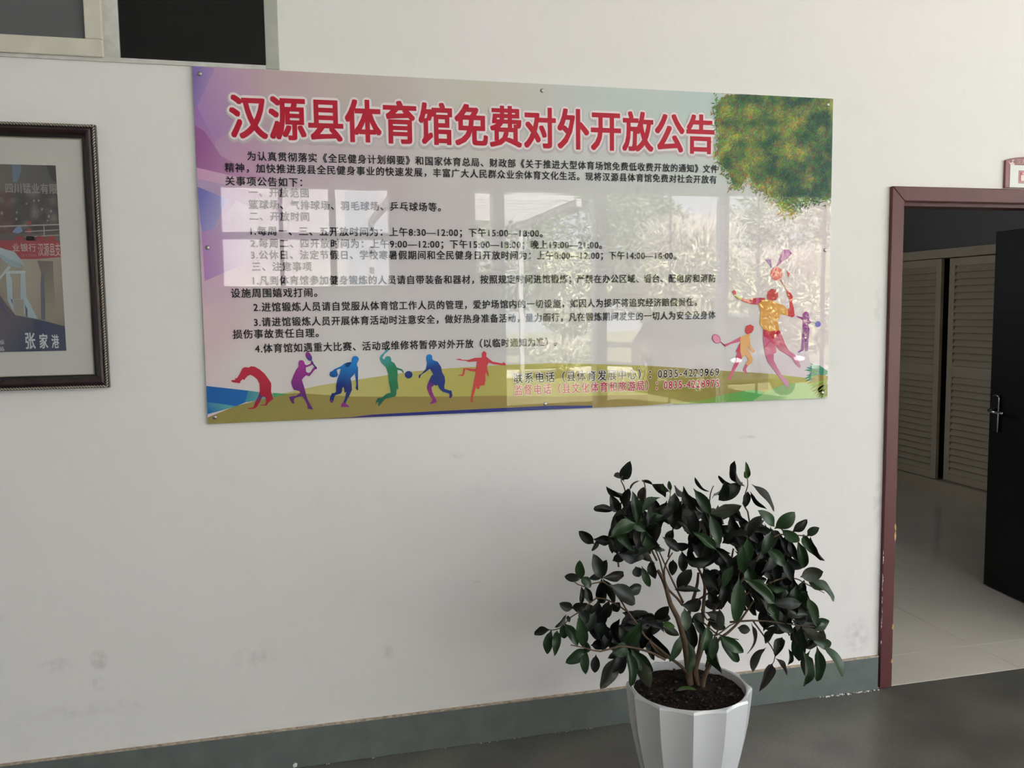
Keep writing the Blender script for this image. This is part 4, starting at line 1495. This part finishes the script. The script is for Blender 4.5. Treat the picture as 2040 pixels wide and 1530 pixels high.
def leaf(B, T_, wid, key, rnd, flip=None):
    """B, T_ world points; wid = apparent width in metres"""
    B = B - (T_ - B) * .06
    T_ = T_ + (T_ - B) * .04
    wid *= 1.02
    ax = T_ - B
    L = ax.length
    y = ax.normalized()
    full = L * .40
    roll = rnd.gauss(0, .35)
    if wid < L * .27:
        roll = math.acos(max(.15, min(1, wid / full))) * rnd.choice((-1, 1))
        wid = full
    view = (CAM - (B + T_) / 2).normalized()
    z = (view - y * view.dot(y)).normalized()
    if rnd.random() < (.28 if key == 'b' else .10): z = -z
    z = Matrix.Rotation(roll, 3, y) @ z
    x = y.cross(z)
    M_ = Matrix((x * wid, y * L, z * L)).transposed().to_4x4()
    M_.translation = B - Vector((PX, PY, 0))
    lm_ = leaf_mesh(rnd.randrange(4), key)
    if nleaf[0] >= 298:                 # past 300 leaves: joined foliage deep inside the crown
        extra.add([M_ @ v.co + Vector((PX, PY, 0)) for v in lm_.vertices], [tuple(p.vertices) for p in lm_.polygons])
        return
    o_ = bpy.data.objects.new('leaf', lm_)
    COL.objects.link(o_)
    o_.parent = plant
    o_.matrix_local = M_
    nleaf[0] += 1


LEAVES = '''620 200 665 92 62 d;620 210 567 183 25 b;640 290 522 245 26 b;665 270 722 212 12 d;590 400 545 300 58 d;570 392 445 385 45 d;640 395 655 262 50 d;600 300 660 340 45 d;708 470 680 280 55 g;690 475 552 555 75 g;
735 490 790 655 72 g;740 490 875 630 72 g;440 595 352 522 55 d;445 570 540 580 55 d;470 570 430 640 30 d;735 330 750 250 50 b;805 235 740 212 25 b;805 235 880 310 60 b;800 310 850 415 42 b;
915 270 868 225 22 y;915 270 905 212 24 g;940 240 1010 300 32 b;940 290 930 410 60 d;1000 250 1100 400 58 d;1060 265 1155 410 62 g;1160 275 1068 190 18 b;1185 285 1250 212 52 g;1350 225 1215 325 78 d;
1300 235 1212 178 22 d;1370 235 1312 92 30 b;1392 190 1378 95 28 y;1385 195 1370 152 18 y;1420 240 1548 395 36 b;1410 280 1505 380 25 d;1390 280 1375 370 42 d;1170 410 1345 365 66 g;950 440 1110 400 88 d;
1050 510 945 455 52 b;1160 430 1215 600 62 g;1550 490 1455 395 60 g;1560 500 1675 405 80 g;1530 530 1480 660 60 g;1600 510 1705 580 60 g;1670 520 1752 450 52 d;1760 545 1828 500 48 g;1735 545 1790 655 50 g;
1780 560 1862 697 40 b;1700 590 1735 740 60 g;1650 570 1700 700 44 d;1720 800 1850 770 82 g;1780 830 1915 950 44 g;1760 780 1850 880 60 g;1365 780 1355 615 56 g;1335 815 1315 1075 78 g;1385 820 1548 960 66 g;
1375 830 1510 1030 66 g;1385 880 1440 1035 52 d;1240 590 1375 520 62 d;1010 690 1160 700 62 d;950 590 1020 622 55 d;985 650 990 765 56 d;900 590 930 515 52 d;870 560 965 640 55 d;960 880 1040 760 72 d;
945 882 1095 888 42 d;985 975 1100 965 76 d;490 805 440 665 72 d;490 800 520 700 56 d;500 805 620 780 56 b;490 805 415 812 36 d;490 820 490 958 60 d;500 820 565 965 50 d;545 855 690 965 92 d;640 890 732 860 62 d;
365 810 355 703 52 g;365 810 265 800 46 d;365 805 420 865 52 g;365 865 358 972 30 d;390 865 425 960 46 d;310 995 232 965 52 d;310 990 400 965 52 d;345 1010 405 1080 62 d;165 1128 78 1155 46 d;180 1135 155 1272 52 g;
215 1140 200 1285 46 g;270 1035 203 1110 24 d;280 1040 290 1080 22 d;265 1095 340 1222 56 g;250 1095 262 1178 52 g;350 1040 380 1212 62 g;385 1245 272 1328 74 g;390 1250 392 1396 50 g;390 1240 335 1165 56 g;
385 1240 425 1250 60 g;430 1222 545 1215 56 d;500 1060 520 1210 62 d;470 950 440 1150 84 d;560 1010 600 960 50 d;645 1225 735 1080 78 g;650 1230 558 1270 76 g;680 1250 800 1385 82 g;690 1290 785 1480 82 g;
650 1260 668 1470 62 g;645 1215 600 1110 62 d;570 1310 485 1485 86 g;455 1285 448 1388 50 d;600 1280 605 1395 62 d;640 1290 560 1390 60 d;660 1055 775 1025 42 d;820 1060 900 985 62 d;830 1060 912 1060 70 d;
740 1062 820 1055 42 d;790 1150 908 1300 76 d;790 1190 812 1312 46 d;870 1090 940 1110 34 y;875 1112 965 1160 46 g;970 1170 910 1318 56 g;1020 1200 1020 1388 44 g;1000 1000 1010 1130 60 g;1140 1115 1108 1255 66 g;
1215 1000 1220 1125 46 g;1225 1165 1358 1265 62 g;1218 1175 1325 1322 58 g;1205 1185 1245 1405 52 g;1195 1175 1172 1305 52 g;1160 1190 1150 1295 50 d;1410 1095 1385 1268 20 b;1330 1115 1402 1130 52 b;1500 1245 1425 1382 46 d;
1535 1345 1462 1502 58 b;1565 1308 1627 1405 34 b;1640 1250 1635 1340 24 d;1730 1270 1730 1468 46 g;1775 1260 1757 1427 38 g;1815 1240 1815 1438 66 g;1850 1230 1970 1412 52 g;1720 1110 1705 1312 82 g;
1730 1085 1885 1080 74 g;1740 1120 1860 1180 66 g;1780 1180 1896 1225 62 g;1755 890 1832 1042 58 g;1640 860 1608 970 68 d;1690 860 1705 985 62 g;1600 930 1580 1130 60 d;1030 560 1060 640 50 d;1200 640 1290 760 58 d;
1240 980 1225 880 60 d;1120 960 1240 985 62 d;1150 890 1230 960 58 d;1130 1020 1240 1060 56 d;1150 1060 1250 1120 56 d;1040 1080 1110 1030 60 d;1060 1240 1040 1080 62 d;1130 1160 1060 1060 50 d;
560 540 640 480 60 d;600 640 540 560 60 d;640 560 720 640 60 d;700 560 760 680 56 d;740 740 785 860 42 g;700 740 720 800 60 d;800 700 820 810 54 d;930 700 925 790 50 d;560 700 640 660 50 d;1560 1130 1500 1210 52 d;1600 1180 1560 1290 56 d'''
rnd = random.Random(77)
MPX = 2.9 / F_PX / 3.0909          # metres per crop pixel near the plant
cen = Vector((1330, 800))
for row in LEAVES.replace('\n', '').split(';'):
    v = row.split()
    bx, by, tx_, ty_, wd = map(float, v[:5])
    key = v[5]
    # crown is a rounded mass: visible green leaves lie on its near side
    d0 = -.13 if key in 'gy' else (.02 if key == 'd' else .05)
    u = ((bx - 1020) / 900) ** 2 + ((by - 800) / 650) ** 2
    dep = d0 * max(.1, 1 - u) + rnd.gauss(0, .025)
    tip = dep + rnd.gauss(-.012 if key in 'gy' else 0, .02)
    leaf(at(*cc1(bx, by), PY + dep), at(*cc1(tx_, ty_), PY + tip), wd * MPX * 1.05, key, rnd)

RA = nums('560 420;640 320;760 330;900 300;1040 300;1160 380;1240 560;1180 650;1010 560;900 500;800 500;860 640;830 740;720 720;560 680;530 560')
RB = nums('1180 330;1300 360;1420 390;1560 470;1700 600;1740 760;1780 1000;1830 1180;1740 1260;1640 1220;1560 1240;1450 1120;1380 1030;1280 1050;1180 960;1160 860;1090 780;1050 640;1000 570')
RC = nums('440 930;560 940;620 990;700 1000;760 1070;900 1080;880 1180;760 1260;600 1340;470 1300;430 1180;340 1080;340 990')
RD = nums('1480 900;1600 820;1760 900;1860 1060;1860 1200;1740 1260;1560 1180;1480 1060')
areas = [(RA, 62), (RD, 28), (RB, 150), (RC, 46)]
holes = [(1270, 610, 34, 24), (870, 515, 44, 26), (1590, 1170, 26, 30), (1395, 1045, 34, 20), (1400, 460, 12, 14), (1590, 775, 16, 16), (1190, 800, 12, 14), (770, 880, 120, 100), (970, 660, 18, 50), (1300, 1000, 10, 30), (1010, 700, 20, 60), (560, 1050, 22, 60), (1500, 1200, 30, 40)]
for poly, cnt in areas:
    xs_ = [p[0] for p in poly]
    ys_ = [p[1] for p in poly]
    k = 0
    while k < cnt:
        bx, by = rnd.uniform(min(xs_), max(xs_)), rnd.uniform(min(ys_), max(ys_))
        if not inside(bx, by, poly): continue
        a = rnd.gauss(PI / 2, 1.0) + (.5 if bx < 1000 else -.5)
        L = rnd.uniform(120, 180)
        ex, ey = bx + math.cos(a) * L, by + math.sin(a) * L
        if not inside(ex, ey, poly): continue
        if any(((x_ - hx) / (hr + 18)) ** 2 + ((y_ - hy) / (hs + 18)) ** 2 < 1 for hx, hy, hr, hs in holes for x_, y_ in ((bx, by), ((bx + ex) / 2, (by + ey) / 2), (ex, ey))): continue
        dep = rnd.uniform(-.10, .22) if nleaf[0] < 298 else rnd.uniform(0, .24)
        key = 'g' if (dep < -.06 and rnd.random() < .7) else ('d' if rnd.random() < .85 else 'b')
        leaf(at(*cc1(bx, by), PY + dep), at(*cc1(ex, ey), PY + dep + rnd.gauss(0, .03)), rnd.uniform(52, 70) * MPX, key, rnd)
        k += 1
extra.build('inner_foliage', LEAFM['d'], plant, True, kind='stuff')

# fallen leaf on the soil
c = atz(1365, 1384, .405)
fl2 = bpy.data.objects.new('fallen_leaf', leaf_mesh(2, 'y'))
COL.objects.link(fl2)
fl2.matrix_world = Matrix.Translation(Vector((c.x - .034, c.y + .004, .4185))) @ Matrix.Rotation(math.radians(-98), 4, 'Z') @ Matrix.Diagonal((.030, .072, .05, 1))
tag(fl2, 'yellow-green fallen leaf lying on the dark soil inside the pot', 'leaf')

# plaster crumbs along the foot of the wall beside the door
cbm = MB()
random.seed(6)
for i in range(60):
    x = 2.06 + .28 * random.random()
    s = random.uniform(.001, .004)
    cbm.ball((x, -.013 - abs(random.gauss(0, .006)), s * .6), (s * 1.4, s, s * .8), 5, 3)
for i in range(40):
    s = random.uniform(.001, .002)
    cbm.ball((random.uniform(-.6, 2.3), -.014, s * .5), (s * 2, s, s * .8), 5, 3)
o = cbm.build('plaster_crumbs', K['plaster_bit'], kind='stuff')
tag(o, 'white plaster crumbs scattered on the floor along the foot of the baseboard', 'debris')
ob = MB().add([(-.070, -.0135, .004), (-.058, -.0135, .006), (-.056, -.0135, .018), (-.064, -.0135, .022), (-.072, -.0135, .014), (-.064, -.016, .012)], [(0, 1, 5), (1, 2, 5), (2, 3, 5), (3, 4, 5), (4, 0, 5)]).build('plaster_flake', K['plaster_bit'])
tag(ob, 'single white plaster flake stuck low on the grey baseboard, left of the pot', 'debris')

# ------------------------------------------------------------------ outside, seen mirrored in the notice board
gm_ = mat('lawn_grass', (.20, .195, .115), .9, .2, var=(3, .25), bump=(60, 1, 6))
gb = MB()
vs, fs = [], []
for i in range(41):
    for j in range(31):
        x, y = -30 + i * 2.0, YF - .25 - j * 1.6
        vs.append((x, y, -.12 + (.05 * noise.noise(Vector((x * .2, y * .2, 0))) if j > 1 else 0)))
for i in range(40):
    for j in range(30):
        a = i * 31 + j
        fs.append((a, a + 1, a + 32, a + 31))
tag(gb.add(vs, fs).build('lawn', gm_, smooth=True), kind='structure')
pav = mat('pale_paving', (.52, .51, .48), .8, .3, var=(4, .1))
pp = MB().box(-30, 30, YF - 3.6, YF - .25, -.14, -.045)
tag(pp.build('pavement', pav), kind='structure')
kb = MB()
prev = None
vs, fs = [], []
for i in range(26):
    x = -2 + i * .9
    y = -16.5 - 2.2 * math.sin((x - 2) * .22)
    for dy in (0, 1.0):
        vs += [(x, y - dy, -.14), (x, y - dy, -.02)]
for i in range(25):
    a = i * 4
    fs += [(a + 1, a + 3, a + 7, a + 5), (a, a + 1, a + 5, a + 4), (a + 2, a + 6, a + 7, a + 3)]
tag(kb.add(vs, fs).build('path', pav), kind='structure')
grm = mat('grey_building', (.33, .32, .31), .8, .2)
bd = empty('building', (-5, -27, 0), 'pale rendered building beyond the lawn, mirrored at the left of the notice board', 'building')
MB().box(-12, 1.5, -30, -24, -.1, 11).build('wall', grm, bd)
fw_ = mat('shrub_leaf', (.42, .43, .26), .6, .3, var=(9, .5))
dk_ = mat('tree_leaf_dark', (.12, .15, .07), .6, .3, var=(5, .6))
md_ = mat('tree_leaf_green', (.22, .26, .14), .6, .3, var=(5, .6))
tw = mat('dry_twig', (.66, .60, .50), .7, .3)


def shrub(name, x, y, r, h, z0, n, mleaf, label, cat, twigs=0, leafs=.10, trunk=None, seed=0, grp=None):
    rr = random.Random(seed)
    e_ = empty(name, (x, y, -.1), label, cat, grp)
    mb = MB()
    for i in range(n):
        a, u_ = rr.uniform(0, 2 * PI), rr.random()
        rad = r * math.sqrt(u_)
        t = rr.uniform(-1, 1)
        k = math.sqrt(max(0, 1 - t * t))
        bump_ = 1 + .35 * noise.noise(Vector((math.cos(a) * 2 + seed, math.sin(a) * 2, t * 2)))
        q = rr.uniform(.75, 1.0) ** .5
        c = Vector((x + r * k * math.cos(a) * q * bump_, y + r * k * math.sin(a) * q * bump_, z0 + h / 2 + h / 2 * t * q * bump_))
        d1 = Vector((rr.gauss(0, 1), rr.gauss(0, 1), rr.gauss(0, .7))).normalized() * leafs * rr.uniform(.6, 1.3)
        d2 = d1.cross(Vector((rr.gauss(0, 1), rr.gauss(0, 1), rr.gauss(0, 1)))).normalized() * leafs * .28
        if c.z < .0: continue
        mb.add([c - d1, c + d2, c + d1, c - d2], [(0, 1, 2, 3)])
    mb.build('foliage', mleaf, e_, kind='stuff')
    tb = MB()
    if trunk: tb.tube([(x, y, -.15), (x + .05, y, z0 * .6), (x, y + .05, z0 + h * .4)], [trunk, trunk * .8, trunk * .4], 8)
    else:
        for k in range(7):
            a = k * .9
            tb.tube([(x + .05 * math.cos(a), y + .05 * math.sin(a), -.12), (x + .4 * r * math.cos(a), y + .4 * r * math.sin(a), z0 + h * .5)], [.03, .012], 5)
    tb.build('trunk' if trunk else 'stems', K['bark'], e_)
    if twigs:
        g = MB()
        for k in range(twigs):
            a = rr.uniform(0, 2 * PI)
            s = rr.uniform(.3, 1.05) * r
            b0 = Vector((x + .15 * math.cos(a), y + .15 * math.sin(a), z0 + h * .2 + rr.uniform(0, h * .4)))
            tip = Vector((x + s * math.cos(a), y + s * math.sin(a), z0 + h * rr.uniform(.7, 1.12)))
            mid = (b0 + tip) / 2 + Vector((0, 0, .25 * h * rr.random()))
            g.tube([b0, mid, tip, tip + Vector((.2 * math.cos(a), .2 * math.sin(a), -.25 * rr.random()))], [.020, .016, .012, .005], 3, False)
        g.build('dry_stalks', tw, e_, kind='stuff')
    return e_


shrub('tree', 5.6, -22.5, 2.0, 3.4, 1.6, 5200, dk_, 'dark leafy tree on the lawn, mirrored left of the boards middle', 'tree', 0, .14, .14, 1)
shrub('tree', 10.6, -26.5, 2.6, 4.2, 1.8, 6500, dk_, 'dark tree behind the bright shrubs, mirrored below the heading', 'tree', 0, .16, .15, 2)
shrub('tree', 17.5, -25.5, 2.7, 4.2, 1.4, 6500, md_, 'broad green tree at the right end of the mirrored garden', 'tree', 0, .16, .15, 9)
shrub('tree', 14.4, -31, 2.6, 4.6, 1.4, 5000, md_, 'farthest tree, standing between two others behind the mirrored bushes', 'tree', 0, .18, .15, 10)
shrub('shrub', 7.2, -19.6, 1.0, 2.3, .9, 3600, fw_, 'sunlit yellow-green shrub in front of the dark tree', 'shrub', 0, .10, None, 3)
shrub('pampas_bush', 10.4, -18.6, 1.4, 3.4, .3, 5200, fw_, 'largest pale feathery bush with dry stalks in the mirrored garden', 'shrub', 620, .13, None, 4)
shrub('pampas_bush', 13.6, -19.2, 1.5, 2.8, .2, 5200, fw_, 'pale feathery bush between two others in the mirrored garden', 'shrub', 560, .13, None, 5)
shrub('pampas_bush', 15.9, -16.4, 1.3, 2.2, .1, 4400, fw_, 'low pale bush mirrored beside the badminton player', 'shrub', 480, .12, None, 6)
shrub('shrub', 6.4, -17.6, .8, .7, .1, 1500, fw_, 'small rounded shrub on the lawn, mirrored above the red runner', 'shrub', 60, .07, None, 7)
# pergola slats high up on the left of the glazing
pg = empty('pergola', (5.6, -14, 0), 'steel pergola with slatted roof outside the glazing', 'pergola')
for k in range(9):
    MB().box(1.5, 5.2, -13.0 - k * .45, -12.94 - k * .45, 3.65, 3.75).build('slat', grm, pg)
for x in (1.6, 5.1):
    MB().box(x, x + .1, -17, -12.5, 3.5, 3.64).build('beam', grm, pg)
for x, y in ((1.6, -16.9), (5.1, -16.9)):
    MB().box(x, x + .1, y, y + .1, -.12, 3.5).build('post', grm, pg)

# parked car, nose towards the glazing
car = empty('car', (7.95, -12.6, -.045), 'dark parked car on the lawn edge, mirrored in the lower right of the board', 'car')
cpaint = mat('dark_car_paint', (.012, .014, .018), .1, .5, coat=1)
cgl = mat('car_glass', (.01, .012, .014), .03, .6)
rubber = mat('tyre_rubber', (.012, .012, .012), .8, .2)
alloy = mat('alloy', (.75, .75, .76), .25, .5, metal=.8)
xc = 7.95


def section(pts, w_, name, m_, bev=.05):
    n = len(pts)
    vs = [(xc - w_(z), y, z) for y, z in pts] + [(xc + w_(z), y, z) for y, z in pts]
    fs = [tuple(range(n)), tuple(range(2 * n - 1, n - 1, -1))] + [((i + 1) % n, i, n + i, n + (i + 1) % n) for i in range(n)]
    return MB().add(vs, fs).build(name, m_, car, bevel=bev)


section([(-10.5, .25), (-10.42, .55), (-10.55, .78), (-11.6, .92), (-14.3, .98), (-14.8, .92), (-14.85, .5), (-14.75, .22), (-12.6, .15)], lambda z: .88 - .05 * z, 'body', cpaint, .08)
section([(-11.55, .88), (-12.35, 1.40), (-13.5, 1.45), (-14.2, 1.35), (-14.65, .93)], lambda z: .86 - .22 * max(0, z - .85), 'cabin_glass', cgl, .04)
section([(-12.30, 1.39), (-12.5, 1.46), (-13.5, 1.50), (-14.15, 1.40), (-13.5, 1.44), (-12.4, 1.40)], lambda z: .74, 'roof', cpaint, .02)
whl = None
for sx_ in (-1, 1):
    for y in (-11.35, -13.95):
        c = Vector((xc + sx_ * .80, y, .27))
        vs, fs = [], []
        prof = [(.20, -.10), (.30, -.10), (.325, -.06), (.325, .06), (.30, .10), (.20, .10)]
        nn = 24
        for r, d in prof:
            for k in range(nn):
                a = 2 * PI * k / nn
                vs.append((c.x + d, c.y + r * math.cos(a), c.z + r * math.sin(a)))
        for i in range(len(prof) - 1):
            for k in range(nn):
                fs.append((i * nn + k, i * nn + (k + 1) % nn, (i + 1) * nn + (k + 1) % nn, (i + 1) * nn + k))
        wh = MB().add(vs, fs).build('wheel', rubber, car, True)
        rm = MB()
        xo = c.x + sx_ * .095
        for k in range(5):
            a = 2 * PI * k / 5
            d = Vector((0, math.cos(a), math.sin(a)))
            p = Vector((0, -d.z, d.y))
            q = Vector((xo, c.y, c.z))
            rm.add([q - p * .03, q + p * .03, q + d * .21 + p * .045, q + d * .21 - p * .045], [(0, 1, 2, 3)])
        rm.tube([(xo + sx_ * .005 + sx_ * .0, c.y + .205 * math.cos(2 * PI * k / 20), c.z + .205 * math.sin(2 * PI * k / 20)) for k in range(21)], .014, 6)
        r_ = rm.build('rim', alloy, wh)
for sx_ in (-.62, .62):
    MB().ball((xc + sx_, -10.56, .66), (.17, .10, .07), 10, 6).build('headlamp', mat('lamp_glass', (.7, .7, .7), .05), car, True)
MB().box(xc - .35, xc + .35, -10.47, -10.42, .42, .56).build('grille', rubber, car)
